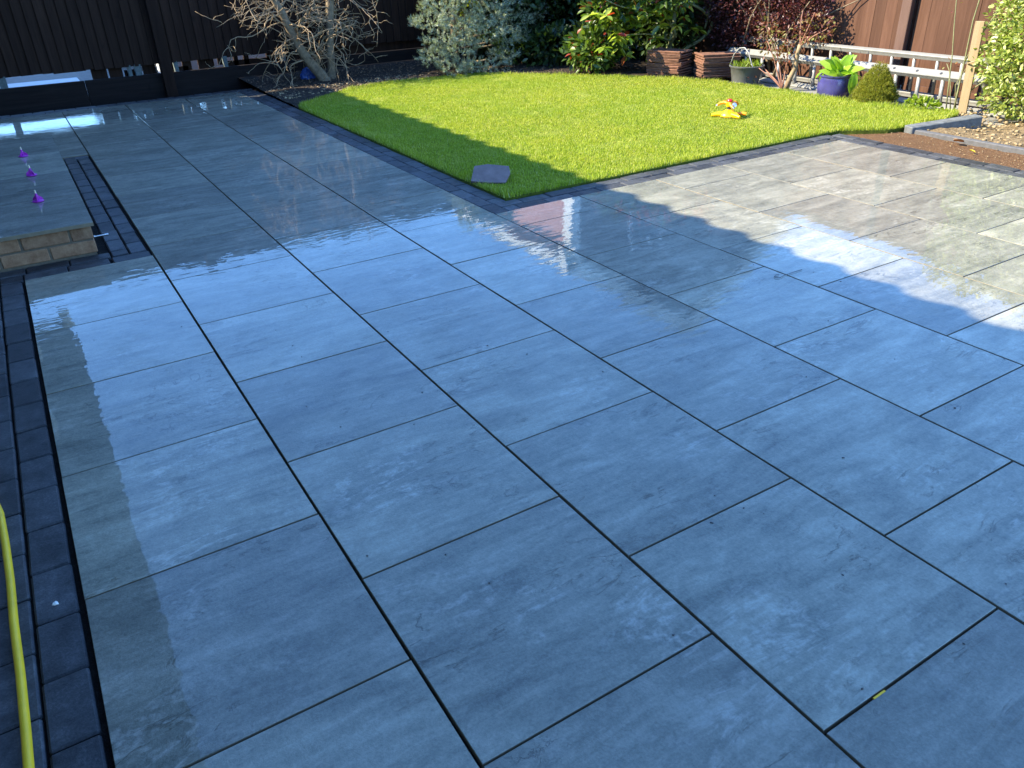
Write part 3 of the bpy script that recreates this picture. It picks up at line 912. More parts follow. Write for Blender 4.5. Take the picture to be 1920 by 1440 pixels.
for (wx0, wx1, wz0, wz1) in ((14.0, 15.2, 5.3, 6.6), (17.2, 18.6, 5.3, 6.8), (14.2, 15.6, 2.0, 3.4)):
    m = MB(); m.box(wx0, wx1, GY - .05, GY + .05, wz0, wz1); wo = m.build('window', M['upvc'], nh)
    m = MB(); m.box(wx0 + .08, wx1 - .08, GY - .058, GY - .051, wz0 + .08, wz1 - .08); m.build('pane', M['glass'], wo)

# ------------------------------------------------------------------ plants kit
def leaf_t(wd=.42, fold=.12, curl=.1, n=3):
    """leaf template, length 1 along +Y"""
    v = [(0, 0, 0)]
    prof = {3: [(.28, .8), (.6, 1.0), (.85, .55)], 2: [(.4, 1.0), (.75, .7)]}[n]
    for t, k in prof:
        v += [(-wd / 2 * k, t, fold * k - curl * t * t), (0, t, -curl * t * t), (wd / 2 * k, t, fold * k - curl * t * t)]
    v.append((0, 1, -curl))
    f = [(0, 2, 1, 1), (0, 3, 2, 2)]
    q = []
    tri = [(0, 2, 1), (0, 3, 2)]
    for i in range(len(prof) - 1):
        a = 1 + 3 * i; b_ = a + 3
        tri += [(a, a + 1, b_ + 1), (a, b_ + 1, b_), (a + 1, a + 2, b_ + 2), (a + 1, b_ + 2, b_ + 1)]
    a = 1 + 3 * (len(prof) - 1); e = len(v) - 1
    tri += [(a, a + 1, e), (a + 1, a + 2, e)]
    return np.array(v, float), np.array(tri)
LEAF3 = leaf_t(); LEAF2 = leaf_t(.5, .1, .12, 2); LEAFW = leaf_t(.55, .08, .15, 2)

def blob_points(n, blobs, shell=.55):
    """points inside a union of ellipsoids, denser at the surface, with outward directions"""
    vol = np.array([b_[3] * b_[4] * b_[5] for b_ in blobs]) ** (2 / 3)
    idx = rng.choice(len(blobs), n, p=vol / vol.sum())
    B = np.array(blobs, float)[idx]
    d = rng.normal(size=(n, 3)); d /= np.linalg.norm(d, axis=1)[:, None]
    r = 1 - (1 - shell) * rng.random(n) ** 1.3
    r *= 1 + rng.normal(0, .08, n)
    return B[:, :3] + d * B[:, 3:6] * r[:, None], d
def foliage(name, mat, parent, n, blobs, size, tmpl=LEAF2, droop=.15, shell=.5, keep=None, zmin=.01, updir=.35):
    p, d = blob_points(n, blobs, shell)
    k = p[:, 2] > zmin
    if keep is not None: k &= keep(p)
    p, d = p[k], d[k]
    d = d + rng.normal(0, .55, d.shape); d[:, 2] += updir - droop
    s = rng.uniform(size[0], size[1], len(p))
    v, f = scatter(tmpl[0], tmpl[1], p, frames(d, .6), s)
    return tag(obj(name, big_mesh(name, v, f, mat), parent), kind='stuff')

def wander(p0, d0, length, seg, bend, gravity=0.0, r_=rnd):
    pts = [Vector(p0)]; d = Vector(d0).normalized()
    for i in range(seg):
        d = (d + Vector((r_.gauss(0, bend), r_.gauss(0, bend), r_.gauss(0, bend) + gravity))).normalized()
        pts.append(pts[-1] + d * (length / seg))
    return pts
def taper(n, a, b_): return [a + (b_ - a) * i / (n - 1) for i in range(n)]

m = MB()
for k in range(12):
    m.tube([(-3.2 + k * .6, 0, -.05), (-3.2 + k * .6 + rnd.gauss(0, .05), 0, 1.2)], .02, 6)
m.build('stems', M['dark_bark'], hd)
foliage('leaves', M['laurel'], hd, 20000, [(-3.5 + k * .5, 0, .8 + .1 * math.sin(k * 2.1), .5, .45, .85) for k in range(16)], (.08, .13), LEAF2, .1)

# ---- bare contorted tree -------------------------------------------------
bt = thing('bare_tree', 'leafless contorted tree with pale twisting twigs by the back fence', 'tree', (0, 0, 0))
r7 = random.Random(21)
tr = MB()
tp1 = [(2.84, 5.28, -.05), (2.77, 5.3, .09), (2.65, 5.3, .25), (2.56, 5.3, .40), (2.49, 5.3, .57), (2.42, 5.3, .78), (2.31, 5.3, 1.0), (2.22, 5.3, 1.35), (2.2, 5.32, 1.8)]
tr.tube(tp1, [.075, .068, .060, .054, .046, .042, .036, .026, .014], 10)
shade_auto(tr.build('trunk', M['bark'], bt), 60)
tr = MB()
tp2 = [(2.91, 5.36, -.05), (2.93, 5.36, .15), (2.95, 5.36, .40), (2.98, 5.36, .62), (3.02, 5.36, .88), (3.03, 5.36, 1.2), (3.0, 5.36, 1.7)]
tr.tube(tp2, [.050, .046, .043, .046, .048, .036, .016], 10)
shade_auto(tr.build('trunk', M['bark'], bt), 60)
br = MB(); tw = MB()
anch = []
for tp, lo in ((tp1, 2), (tp2, 2)):
    for i in range(lo, len(tp) - 1):
        for k in range(10):
            t_ = r7.random(); a = Vector(tp[i]).lerp(Vector(tp[i + 1]), t_)
            anch.append(a)
for ai, a in enumerate(anch):
    g_ = r7.uniform(0, 2 * math.pi)
    d = Vector((math.cos(g_) * 1.35 - .12, math.sin(g_) * .7 - .1, r7.uniform(-.1, .7)))
    L = r7.uniform(.32, .92)
    pts = wander(a, d, L, 11, .26, -.085, r7)
    pts = [Vector((q.x, min(q.y, 6.0), max(q.z, .02))) for q in pts]
    br.tube(pts, taper(12, .0080, .0030), 5)
    for k in range(4):
        j = r7.randint(2, 10)
        dd = (pts[j] - pts[j - 1]).normalized() + Vector((r7.gauss(0, .8), r7.gauss(0, .8), r7.gauss(.05, .7)))
        q = wander(pts[j], dd, r7.uniform(.14, .42), 8, .30, -.05 if r7.random() < .6 else .06, r7)
        q = [Vector((e.x, min(e.y, 6.02), max(e.z, .02))) for e in q]
        tw.tube(q, taper(9, .0044, .0020), 4)
        if r7.random() < .75:
            j2 = r7.randint(2, 7)
            q2 = wander(q[j2], Vector((r7.gauss(0, 1), r7.gauss(0, 1), r7.gauss(0, .6))), r7.uniform(.08, .22), 5, .28, .04, r7)
            tw.tube(q2, taper(6, .0036, .0018), 4)
tag(br.build('branches', M['twig'], bt, smooth=True), kind='stuff')
tag(tw.build('twigs', M['twig'], bt, smooth=True), kind='stuff')
bm = bmesh.new(); bmesh.ops.create_icosphere(bm, subdivisions=3, radius=1)
r8 = random.Random(4)
for q in bm.verts:
    n_ = 1 + .16 * math.sin(q.co.x * 5 + 1) * math.sin(q.co.y * 6) + .10 * math.sin(q.co.z * 11 + q.co.x * 7)
    q.co = Vector((q.co.x * .085 * n_, q.co.y * .06 * n_, max(-.02, q.co.z * .11 * n_)))
me = bpy.data.meshes.new('plastic_sheet'); bm.to_mesh(me); bm.free(); me.materials.append(M['blue_plastic'])
tag(obj('plastic_sheet', me, loc=(2.68, 5.52, .05)), 'crumpled blue plastic on the soil behind the leaning bare trunk', 'plastic')

# ---- blue spruce ------------------------------------------------------------
sp = thing('blue_spruce', 'silvery blue spreading dwarf spruce at the back of the lawn', 'shrub', (4.50, 5.08, 0))
m = MB(); m.tube([(0, .1, -.05), (0, .1, .5), (.1, .1, 1.2), (.1, .1, 1.6)], [.05, .045, .03, .01], 8); m.build('trunk', M['bark'], sp, smooth=True)
def tuft_t(nn=34, seed=3):
    r_ = np.random.default_rng(seed)
    vs, fs = [], []
    for i in range(nn):
        t = r_.uniform(0, 1)
        a = r_.uniform(0, 2 * np.pi)
        out = np.array([np.cos(a), .55 + .5 * t, np.sin(a)]); out /= np.linalg.norm(out)
        o = np.array([0, t * .75, 0]); L = .42 * r_.uniform(.7, 1.1)
        sd = np.cross(out, [.3, .2, .9]); sd /= np.linalg.norm(sd); sd *= .032
        b0 = len(vs)
        vs += [o - sd, o + sd, o + out * L]
        fs.append((b0, b0 + 1, b0 + 2))
    return np.array(vs), np.array(fs)
TUFT = tuft_t()
pads = []   # layered sprays: centre, radii
r9 = random.Random(17)
# (x offset, y offset, z, rx, ry, rz)
for (x, y, z, rx, ry, rz_) in [(-.46, -.2, .60, .24, .24, .085), (-.22, -.12, .76, .30, .28, .10), (.10, -.05, .88, .34, .3, .11), (-.50, -.28, .22, .17, .2, .08), (-.40, -.30, .40, .22, .2, .075), (-.30, -.42, .10, .24, .18, .07),
                              (-.16, -.34, .30, .26, .22, .085), (-.05, -.25, .52, .28, .25, .095), (.20, -.36, .44, .24, .2, .085), (.08, -.45, .09, .34, .18, .065), (.30, -.25, .62, .28, .25, .10), (.50, -.1, .74, .30, .25, .10),
                              (.52, -.28, .36, .22, .2, .09), (.72, -.1, .50, .28, .25, .10), (.95, .0, .62, .28, .25, .11), (1.12, .1, .46, .22, .2, .09), (.86, -.15, .32, .20, .2, .08), (.42, -.38, .17, .20, .16, .07),
                              (-.1, .05, 1.06, .40, .35, .13), (.35, .05, 1.12, .38, .35, .13), (.1, .05, 1.36, .40, .36, .16), (.05, .1, 1.62, .26, .26, .18), (.05, .1, 1.88, .14, .14, .18)]:
    pads.append((x, y, z, rx, ry, rz_))
p, d = blob_points(3900, pads, .55)
k = p[:, 2] > .015
p, d = p[k], d[k]
d = d * np.array([1, 1, .4]) + rng.normal(0, .35, d.shape); d[:, 2] += .28
v, f = scatter(TUFT[0], TUFT[1], p, frames(d, .5), rng.uniform(.060, .092, len(p)))
tag(obj('crown', big_mesh('crown', v, f, M['spruce']), sp), kind='stuff')
bs = MB()
for q in pads:
    bs.tube([(0, .1, max(.05, q[2] - .12)), (q[0] * .6, .1 + (q[1] - .1) * .6, q[2] - .06), (q[0], q[1], q[2])], [.016, .011, .005], 5)
tag(bs.build('branches', M['bark'], sp, smooth=True), kind='stuff')

# yellow-green shrub growing through it
ys_ = thing('golden_shrub', 'yellow-green leafy shrub growing up through the blue spruce', 'shrub', (4.9, 5.45, 0))
m = MB()
for k in range(7):
    a = r9.uniform(0, 6.28)
    m.tube(wander((0, 0, -.02), (math.cos(a) * .4, math.sin(a) * .4 - .2, 1), 1.3, 7, .1, 0, r9), taper(8, .012, .004), 5)
m.build('stems', M['bark'], ys_, smooth=True)
foliage('crown', M['yellowleaf'], ys_, 1500, [(0, -.1, .98, .55, .4, .22), (.25, -.15, .80, .2, .2, .12), (-.25, -.45, .68, .14, .12, .09), (-.15, -.62, .44, .10, .06, .06), (-.02, -.72, .26, .08, .06, .09), (.30, -.62, .28, .10, .08, .10), (.18, -.66, .12, .09, .06, .05)], (.035, .06), LEAFW)

# dark evergreen behind
dk = thing('dark_laurel', 'dark evergreen laurel filling the shaded back corner', 'shrub', (5.9, 5.35, 0))
m = MB()
for k in range(9):
    a = r9.uniform(0, 6.28)
    m.tube(wander((r9.uniform(-.3, .3), r9.uniform(-.2, .2), -.02), (math.cos(a) * .35, math.sin(a) * .35, 1), 1.5, 8, .09, 0, r9), taper(9, .022, .006), 6)
m.build('stems', M['dark_bark'], dk, smooth=True)
foliage('crown', M['laurel'], dk, 17500, [(-.35, -.75, .22, .35, .25, .24), (.0, -1.05, .25, .3, .3, .25), (-.6, .25, .35, .45, .3, .4), (0, .3, .38, .6, .3, .42), (.6, .3, .4, .5, .35, .45), (.75, -.5, .45, .35, .5, .5), (.85, -1.1, .45, .25, .5, .5), (.8, -1.6, .5, .2, .5, .55), (.7, -.6, 1.1, .4, .7, .5), (.75, -1.4, 1.1, .3, .6, .5), (-.35, -.1, 1.05, .75, .55, .55), (.35, -.1, 1.05, .75, .6, .55), (-.5, -.1, .75, .5, .4, .35), (.2, -.35, .78, .5, .4, .35), (-.85, 0, 1.7, .4, .4, .45), (-.55, -.35, .28, .4, .25, .28), (0, -.4, .25, .45, .25, .25)], (.07, .12), LEAF2, .3)

# ---- photinia with red new leaves -----------------------------------------
ph = thing('photinia', 'photinia with red new leaves arching over the tile stacks', 'shrub', (6.45, 3.55, 0))
st = MB()
O = Vector((6.45, 3.55, 0))
stems = [[(6.48, 3.5, -.03), (6.48, 3.5, .15), (6.43, 3.35, .30), (6.33, 3.2, .42), (6.15, 3.2, .62), (6.0, 3.25, .9), (5.9, 3.3, 1.2)],
         [(6.50, 3.5, -.03), (6.53, 3.48, .25), (6.55, 3.45, .60), (6.55, 3.42, 1.0), (6.5, 3.4, 1.6)],
         [(6.52, 3.49, -.03), (6.62, 3.35, .18), (6.78, 3.2, .32), (6.86, 3.15, .46), (6.70, 3.15, .62), (6.45, 3.15, .72), (6.2, 3.15, .80), (5.95, 3.15, 1.0)],
         [(6.80, 3.2, .42), (6.86, 3.2, .7), (6.82, 3.25, 1.1), (6.7, 3.3, 1.7)],
         [(6.15, 3.2, .62), (5.9, 3.2, .68), (5.6, 3.25, .72), (5.4, 3.3, .8)],
         [(6.43, 3.35, .30), (6.1, 3.3, .40), (5.8, 3.35, .42), (5.55, 3.4, .40)]]
for s_, r0 in zip(stems, (.024, .030, .022, .014, .012, .010)):
    # smooth through the points
    P_ = [Vector(q) - O for q in s_]; out = []
    for i in range(len(P_) - 1):
        a0, a1, a2, a3 = P_[max(i - 1, 0)], P_[i], P_[i + 1], P_[min(i + 2, len(P_) - 1)]
        for t_ in (0, .25, .5, .75):
            out.append(.5 * ((2 * a1) + (a2 - a0) * t_ + (2 * a0 - 5 * a1 + 4 * a2 - a3) * t_ ** 2 + (3 * a1 - a0 - 3 * a2 + a3) * t_ ** 3))
    out.append(P_[-1])
    st.tube(out, taper(len(out), r0, r0 * .45), 8)
st.build('stems', M['stem_green'], ph, smooth=True)
lv, lt = LEAF3
leaf_me = [mesh_data('leaf', lv * np.array([w_, 1, 1]), lt, M['photinia'], True) for w_ in (.85, 1.0, 1.15)]
r10 = random.Random(33)
def whorl(c, n_, L, par, spread=1.0, droop=0.0):
    for k in range(n_):
        a = k * 2.4 + r10.uniform(-.4, .4)
        el = r10.uniform(-.5, .6) - droop
        d = Vector((math.cos(a) * math.cos(el), math.sin(a) * math.cos(el), math.sin(el)))
        z = Vector((0, 0, 1)) + Vector((r10.gauss(0, .4), r10.gauss(0, .4), 0))
        xx = d.cross(z).normalized(); zz = xx.cross(d)
        Mx = Matrix((xx, d, zz)).transposed().to_4x4()
        s = L * r10.uniform(.75, 1.15)
        o = bpy.data.objects.new('leaf', r10.choice(leaf_me))
        o.matrix_basis = Matrix.Translation(Vector(c) - O) @ Mx @ Matrix.Scale(s, 4)
        link(o, par)
for (cx, cy, cz, nw, sx_, sy_, sz_) in [(5.55, 3.25, .62, 9, .28, .15, .16), (5.85, 3.15, .60, 9, .22, .15, .15), (6.10, 3.05, .62, 7, .2, .15, .16), (5.75, 3.45, .28, 7, .22, .12, .15), (5.45, 3.35, .42, 5, .15, .12, .12), (6.35, 3.0, .50, 4, .15, .1, .12)]:
    for k in range(nw):
        whorl((cx + r10.gauss(0, sx_ * .6), cy + r10.gauss(0, sy_ * .6), max(.06, cz + r10.gauss(0, sz_ * .6))), 6, .118, ph, droop=.25)
foliage('new_growth', M['red_leaf'], ph, 700, [(0, -.1, 1.62, .6, .45, .2), (-.5, 0, 1.5, .4, .35, .16), (.25, -.5, 1.55, .3, .3, .2)], (.06, .10), LEAF2, 0)
foliage('crown', M['photinia_deep'], ph, 5600, [(-.6, -.1, 1.0, .6, .4, .28), (-.1, -.1, 1.3, .7, .5, .4), (.15, -.1, 1.5, .5, .45, .38), (-.5, 0, 1.35, .5, .4, .35), (-.85, -.05, .70, .3, .25, .2), (-.7, .15, .35, .35, .2, .22), (-.40, -.66, .84, .20, .2, .16), (-.8, .3, .25, .4, .2, .22), (-.95, .1, .22, .25, .2, .2)], (.07, .11), LEAF2, .2)

# ---- purple-leaved shrub -------------------------------------------------------
pu = thing('purple_shrub', 'dark purple-leaved shrub against the right-hand fence behind the ladder', 'shrub', (6.85, 2.3, 0))
m = MB()
for k in range(10):
    a = r9.uniform(0, 6.28)
    m.tube(wander((r9.uniform(-.08, .08), r9.uniform(-.5, .5), -.02), (math.cos(a) * .12 - .05, math.sin(a) * .45, 1), r9.uniform(.9, 1.7), 8, .12, 0, r9), taper(9, .013, .004), 5)
m.build('stems', M['bark'], pu, smooth=True)
foliage('crown', M['purpleleaf'], pu, 13000, [(-.05, .4, .75, .26, .5, .4), (-.05, -.2, .80, .26, .45, .38), (-.07, -.52, .70, .20, .28, .30), (0, .1, 1.25, .28, .6, .4), (0, .35, 1.6, .26, .45, .35), (-.02, .35, .38, .2, .45, .2), (-.05, -.70, .56, .12, .16, .16)], (.025, .045), LEAF2, .15)

# ---- rose behind the bucket ------------------------------------------------------
ro = thing('rose_bush', 'rose bush with reddish young leaves and a thick pale stem beside the grey bucket', 'shrub', (6.36, 1.55, 0))
m = MB()
mb = MB(); mb.tube([(0, -.03, -.03), (.01, -.06, .10), (.02, -.10, .20), (.02, -.10, .33), (.02, -.12, .41)], [.030, .026, .022, .020, .021], 9); mb.build('main_stem', M['twig'], ro, smooth=True)
for d_, L in (((-.05, .6, 1), .5), ((0, .25, 1), .42), ((.0, -.1, 1), .5), ((-.1, .5, .5), .35), ((0, 1.1, .8), .45)):
    m.tube(wander((0, .02, -.02), d_, L, 7, .07, 0, r9), taper(8, .009, .004), 6)
for d_ in ((.05, -.5, 1), (.05, .2, 1), (.1, -.9, .8)):
    m.tube(wander((.02, -.12, .40), d_, .32, 6, .08, 0, r9), taper(7, .010, .004), 6)
m.build('stems', M['stem_red'], ro, smooth=True)
foliage('crown', M['roseleaf'], ro, 520, [(-.03, .16, .40, .14, .20, .14), (-.02, .02, .30, .10, .12, .10), (.0, -.28, .56, .12, .25, .14), (-.08, .42, .12, .06, .1, .08), (0, .3, .55, .1, .1, .1)], (.025, .05), LEAF2, .2)

# ---- roof tile stacks ----------------------------------------------------------------
tm = MB()
tm.box(-.205, .205, -.16, .16, 0, .0125, c=.003)
tm.box(-.205, .205, -.165, -.128, .012, .024, c=.003)
tm.box(-.205, -.175, -.12, .16, .010, .020, c=.003)
tile_me = tm.data('roof_tile', M['rooftile'])
ORD = ['bottom', 'second', 'third', 'fourth', 'fifth', 'sixth', 'seventh', 'eighth', 'ninth', 'topmost']
def stack(cx, cy, yaw, n_, side, dz):
    for k in range(n_):
        nm = 'topmost' if k == n_ - 1 else ('lowest' if k == 0 else ORD[k] + ' from the bottom')
        o = obj('roof_tile', tile_me, None, (cx + rnd.gauss(0, .006), cy + rnd.gauss(0, .006), .012 + k * dz), (rnd.gauss(0, .012), rnd.gauss(0, .012), yaw + rnd.gauss(0, .03)))
        tag(o, 'rust-brown roof tile, %s in the %s stack' % (nm, side), 'roof tile', 'roof tiles in the %s stack' % side)
stack(6.09, 2.99, R(-68), 10, 'dappled sunlit', .0262)
stack(6.36, 2.52, R(-25), 9, 'shaded', .0272)

# ---- grey bucket --------------------------------------------------------------------
bk = thing('bucket', 'weathered grey bucket of soil with a bent handle and grass shoots', 'bucket', (6.31, 2.03, -.005))
m = MB(); m.lathe([(.135, 0), (.138, .01), (.165, .155), (.180, .165), (.182, .178), (.172, .180), (.160, .165), (.150, .150)], 32)
shade_auto(m.build('body', M['bucket'], bk), 50)
m = MB()
m.tube([(-.09, .15, .17), (-.08, .12, .28), (-.07, .06, .345), (-.06, .0, .352), (-.06, -.06, .31), (-.06, -.12, .20), (-.06, -.15, .17)], .0065, 8)
m.build('handle', M['alu_dull'], bk, smooth=True)
m = MB(); m.lathe([(.150, .150), (.10, .165), (.02, .17)], 20); m.build('soil', M['soil'], bk)
nG = 160
a = rng.uniform(0, 2 * np.pi, nG); rr = .14 * np.sqrt(rng.random(nG))
pos = np.c_[rr * np.cos(a), rr * np.sin(a), np.full(nG, .158)]
d = np.c_[rng.normal(0, .4, nG), rng.normal(0, .4, nG), np.ones(nG)]
v, f = scatter(LEAF2[0] * np.array([.28, 1, 1]), LEAF2[1], pos, frames(d, .5, (1, 0, 0)), rng.uniform(.04, .09, nG))
tag(obj('shoots', big_mesh('shoots', v, f, M['weed']), bk), kind='stuff')

# ---- blue pot with leafy plant --------------------------------------------------------
pt = thing('plant_pot', 'glossy blue round pot holding a leafy green plant', 'pot', (6.36, .94, -.02))
m = MB(); m.lathe([(.135, 0), (.150, .02), (.160, .09), (.158, .165), (.152, .185), (.160, .192), (.160, .205), (.142, .206), (.138, .19)], 36)
shade_auto(m.build('body', M['pot'], pt), 50)
m = MB(); m.lathe([(.140, .175), (.05, .185)], 20); m.build('soil', M['soil'], pt)
plnt = thing('leafy_plant', 'fresh light green plant with broad upright leaves in the blue pot', 'plant', (6.35, .89, .165))
lf = leaf_t(.42, .06, .22, 3)
lfm = mesh_data('leaf', lf[0], lf[1], M['rosette'], True)
r11 = random.Random(9)
def leaf_at(me, par, c, d, s, rl=0.0):
    d = Vector(d).normalized(); z = Vector((-.4, -.5, 1.0)) + Vector((r11.gauss(0, .3), r11.gauss(0, .3), 0))
    if abs(d.dot(z.normalized())) > .95: z = Vector((-1, -.8, .1))
    xx = d.cross(z).normalized(); zz = xx.cross(d)
    o = bpy.data.objects.new('leaf', me)
    o.matrix_basis = Matrix.Translation(c) @ Matrix((xx, d, zz)).transposed().to_4x4() @ Matrix.Scale(s, 4)
    return link(o, par)
for k in range(28):
    a = k * 2.4
    t_ = k / 28
    el = 1.25 - 1.2 * t_ + r11.uniform(-.15, .15)
    leaf_at(lfm, plnt, (r11.gauss(0, .015), r11.gauss(0, .015), r11.uniform(0, .06)), (math.cos(a) * math.cos(el), math.sin(a) * math.cos(el), math.sin(el)), r11.uniform(.16, .25))
leaf_at(lfm, plnt, (-.06, -.17, .06), (-.05, -.25, -1), .19)
leaf_at(lfm, plnt, (-.05, -.20, .07), (-.1, -.1, -1), .16)
leaf_at(lfm, plnt, (-.12, .10, .04), (-.2, .1, -1), .10)
leaf_at(lfm, plnt, (-.10, .13, .05), (-.3, .5, -.5), .09)

# ---- dwarf conifer ----------------------------------------------------------------------
cf = thing('dwarf_conifer', 'small golden-green cone-shaped dwarf conifer in front of the ladder', 'shrub', (6.37, .50, 0))
m = MB(); m.tube([(0, 0, -.03), (0, 0, .28)], [.015, .006], 6); m.build('trunk', M['bark'], cf)
nC = 6500
t_ = rng.random(nC) ** .75
zc = .33 * (1 - t_) * 1.0
zc = .015 + .325 * (1 - np.sqrt(t_))
rc = .205 * np.clip(1 - (zc / .345) ** 1.15, .03, 1) * (1 + .10 * np.sin(5 * rng.uniform(0, 6.28, nC)))
rc[zc < .07] *= .94
a = rng.uniform(0, 2 * np.pi, nC)
lump = 1 + .17 * np.sin(a * 5 + zc * 30) * np.sin(zc * 45 + a * 3) + .07 * np.sin(a * 11 + 4) * np.sin(zc * 80)
pos = np.c_[rc * np.cos(a) * lump, rc * np.sin(a) * lump, zc] * rng.uniform(.78, 1.0, (nC, 1)) ** np.array([1, 1, 0])
d = np.c_[np.cos(a), np.sin(a), np.full(nC, .9)] + rng.normal(0, .45, (nC, 3))
v, f = scatter(TUFT[0][:54], TUFT[1][:18], pos, frames(d, .4), rng.uniform(.026, .042, nC))
tag(obj('crown', big_mesh('crown', v, f, M['conifer']), cf), kind='stuff')

# ---- euonymus ------------------------------------------------------------------------------
eu = thing('euonymus', 'variegated yellow-green euonymus bush at the right edge beside the stake', 'shrub', (6.62, -.95, 0))
m = MB()
for k in range(12):
    a = r9.uniform(0, 6.28)
    m.tube(wander((r9.uniform(-.15, .1), r9.uniform(-.1, .2), -.02), (math.cos(a) * .3, math.sin(a) * .35, 1), r9.uniform(.7, 1.7), 7, .1, 0, r9), taper(8, .010, .004), 5)
m.build('stems', M['twig'], eu, smooth=True)
foliage('crown', M['euonymus'], eu, 19000, [(-.05, .18, .62, .38, .42, .28), (-.08, .30, .36, .30, .30, .20), (0, .05, .95, .42, .42, .30), (.0, -.35, .55, .40, .40, .42), (-.12, -.12, .24, .30, .32, .17), (.02, .0, 1.25, .36, .38, .25), (0, .28, 1.2, .40, .45, .35), (.02, -.35, 1.2, .42, .45, .35), (-.06, .50, .42, .18, .22, .15), (-.02, .46, .72, .22, .22, .2), (-.16, .20, .16, .25, .3, .13)], (.032, .050), LEAFW, .15, .6)

# ---- stake and rose canes --------------------------------------------------------------------
m = MB()
M0 = Matrix.Translation((6.45, -.305, -.03)) @ Matrix(((1, 0, .0, 0), (0, 1, .045, 0), (0, 0, 1, 0), (0, 0, 0, 1))) @ Matrix.Rotation(R(20), 4, 'Z')
m.box(-.019, .019, -.034, .034, 0, .735, M=M0, c=.002)
stk = tag(m.build('stake', M['pale_wood']), 'pale sawn timber stake standing at the lawn corner', 'stake')
m = MB(); m.tube([(6.45 + .042 * math.cos(q), -.30 + .048 * math.sin(q), .40 + .012 * math.sin(q * 2)) for q in np.linspace(0, 6.4, 14)], .006, 6)
m.build('tie', M['twig'], stk, smooth=True)
cn = thing('rose_canes', 'thin thorny rose canes growing up beside the timber stake', 'plant', (6.5, -.15, 0))
m = MB()
for pts, r0 in (([(0, .02, -.02), (0, .05, .2), (0, .08, .44), (0, .12, .65), (.0, .16, .9), (0, .18, 1.2)], .006), ([(-.02, -.06, -.02), (-.01, -.05, .15), (0, -.04, .40), (0, -.03, .70), (0, -.05, .95), (0, -.1, 1.3)], .008),
                ([(0, -.02, -.02), (0, .03, .18), (0, .07, .30), (0, .11, .36)], .005), ([(0, -.04, .38), (.0, -.10, .55), (0, -.20, .75), (0, -.26, .95)], .007), ([(-.03, -.12, .12), (-.02, -.19, .20), (-.02, -.26, .26), (-.02, -.32, .28)], .006), ([(0, -.06, .02), (0, -.01, .2), (0, -.07, .34), (0, -.10, .55)], .005)):
    m.tube(pts, taper(len(pts), r0, r0 * .5), 6)
m.build('stems', M['stem_green'], cn, smooth=True)
foliage('leaves', M['roseleaf'], cn, 40, [(0, .14, .80, .03, .06, .1), (0, .08, .35, .05, .08, .05), (0, -.2, .75, .05, .1, .1)], (.015, .03), LEAF2)
foliage('shoot', M['weed'], cn, 60, [(-.04, -.36, .30, .05, .06, .03)], (.03, .05), LEAF2)

# weed by the ladder
wd_ = thing('weed_clump', 'low bright green weeds at the lawn edge before the ladder', 'plant', (6.37, .0, .01))
foliage('leaves', M['weed'], wd_, 220, [(0, 0, .02, .10, .16, .03), (0, .08, .03, .06, .06, .03)], (.04, .07), LEAF2, .1, .2)

# ------------------------------------------------------------------ ladder
ld = thing('ladder', 'aluminium double extension ladder lying on its side along the fence', 'ladder', (0, 0, 0))
LY0, LY1 = -1.05, 2.66
def rail(xc, zc, tilt, wdt, th, mat):
    m = MB(); Mx = Matrix.Translation((xc, 0, zc)) @ Matrix.Rotation(tilt, 4, 'Y')
    m.box(-wdt / 2, wdt / 2, LY0, LY1, -th / 2, th / 2, M=Mx, c=.004)
    m.box(-wdt / 2, -wdt / 2 + .004, LY0 + .01, LY1 - .01, -th / 2 - .02, -th / 2, M=Mx)
    m.box(wdt / 2 - .004, wdt / 2, LY0 + .01, LY1 - .01, -th / 2 - .02, -th / 2, M=Mx)
    return m.build('rail', mat, ld)
rail(6.84, .362, R(-22), .048, .022, M['alu'])
rail(6.875, .020, R(-10), .050, .022, M['alu'])
rail(6.675, .242, R(-38), .078, .022, M['alu'])
rail(6.628, -.012, R(-25), .070, .022, M['alu'])
for k in range(16):
    y = .72 - .2325 * (k - 8)
    if LY0 + .05 < y < LY1 - .05:
        m = MB(); m.tube([(6.842, y, .352), (6.872, y, .028)], .0155, 10); m.build('rung', M['alu_dull'], ld, smooth=True)
    y2 = .535 - .2325 * (k - 8)
    if LY0 + .05 < y2 < LY1 - .05:
        m = MB(); m.tube([(6.682, y2, .232), (6.658, y2 - .022, .11), (6.630, y2 - .050, -.004)], .018, 10); m.build('rung', M['alu_dull'], ld, smooth=True)
        mm = MB(); mm.lathe([(.013, 0), (.012, .003)], 12); mm.build('rivet', M['black_plastic'], ld, loc=(6.667, y2 + .02, .2505), rot=(0, R(-38), 0))

# ------------------------------------------------------------------ sprinkler
sk = thing('sprinkler', 'yellow and orange rotary lawn sprinkler with a red cap on the grass', 'sprinkler', (4.80, .78, .022), R(-35))
m = MB()
m.lathe([(.075, 0), (.074, .012), (.052, .032), (.030, .048), (.024, .052)], 28)
for k in range(3):
    a = R(180 + 120 * k); Mx = Matrix.Rotation(a, 4, 'Z')
    m.tube([Mx @ Vector((.05, 0, .012)), Mx @ Vector((.10, 0, .012)), Mx @ Vector((.145, 0, .008))], [.026, .020, .012], 10)
shade_auto(m.build('base', M['yellow'], sk), 60)
m = MB(); m.tube([(.05, -.03, .02), (.10, -.05, .025), (.135, -.06, .022)], [.013, .013, .016], 10); shade_auto(m.build('hose_connector', M['orange'], sk), 60)
m = MB(); m.lathe([(.017, .050), (.017, .078)], 16); m.build('collar', M['black_plastic'], sk, smooth=False)
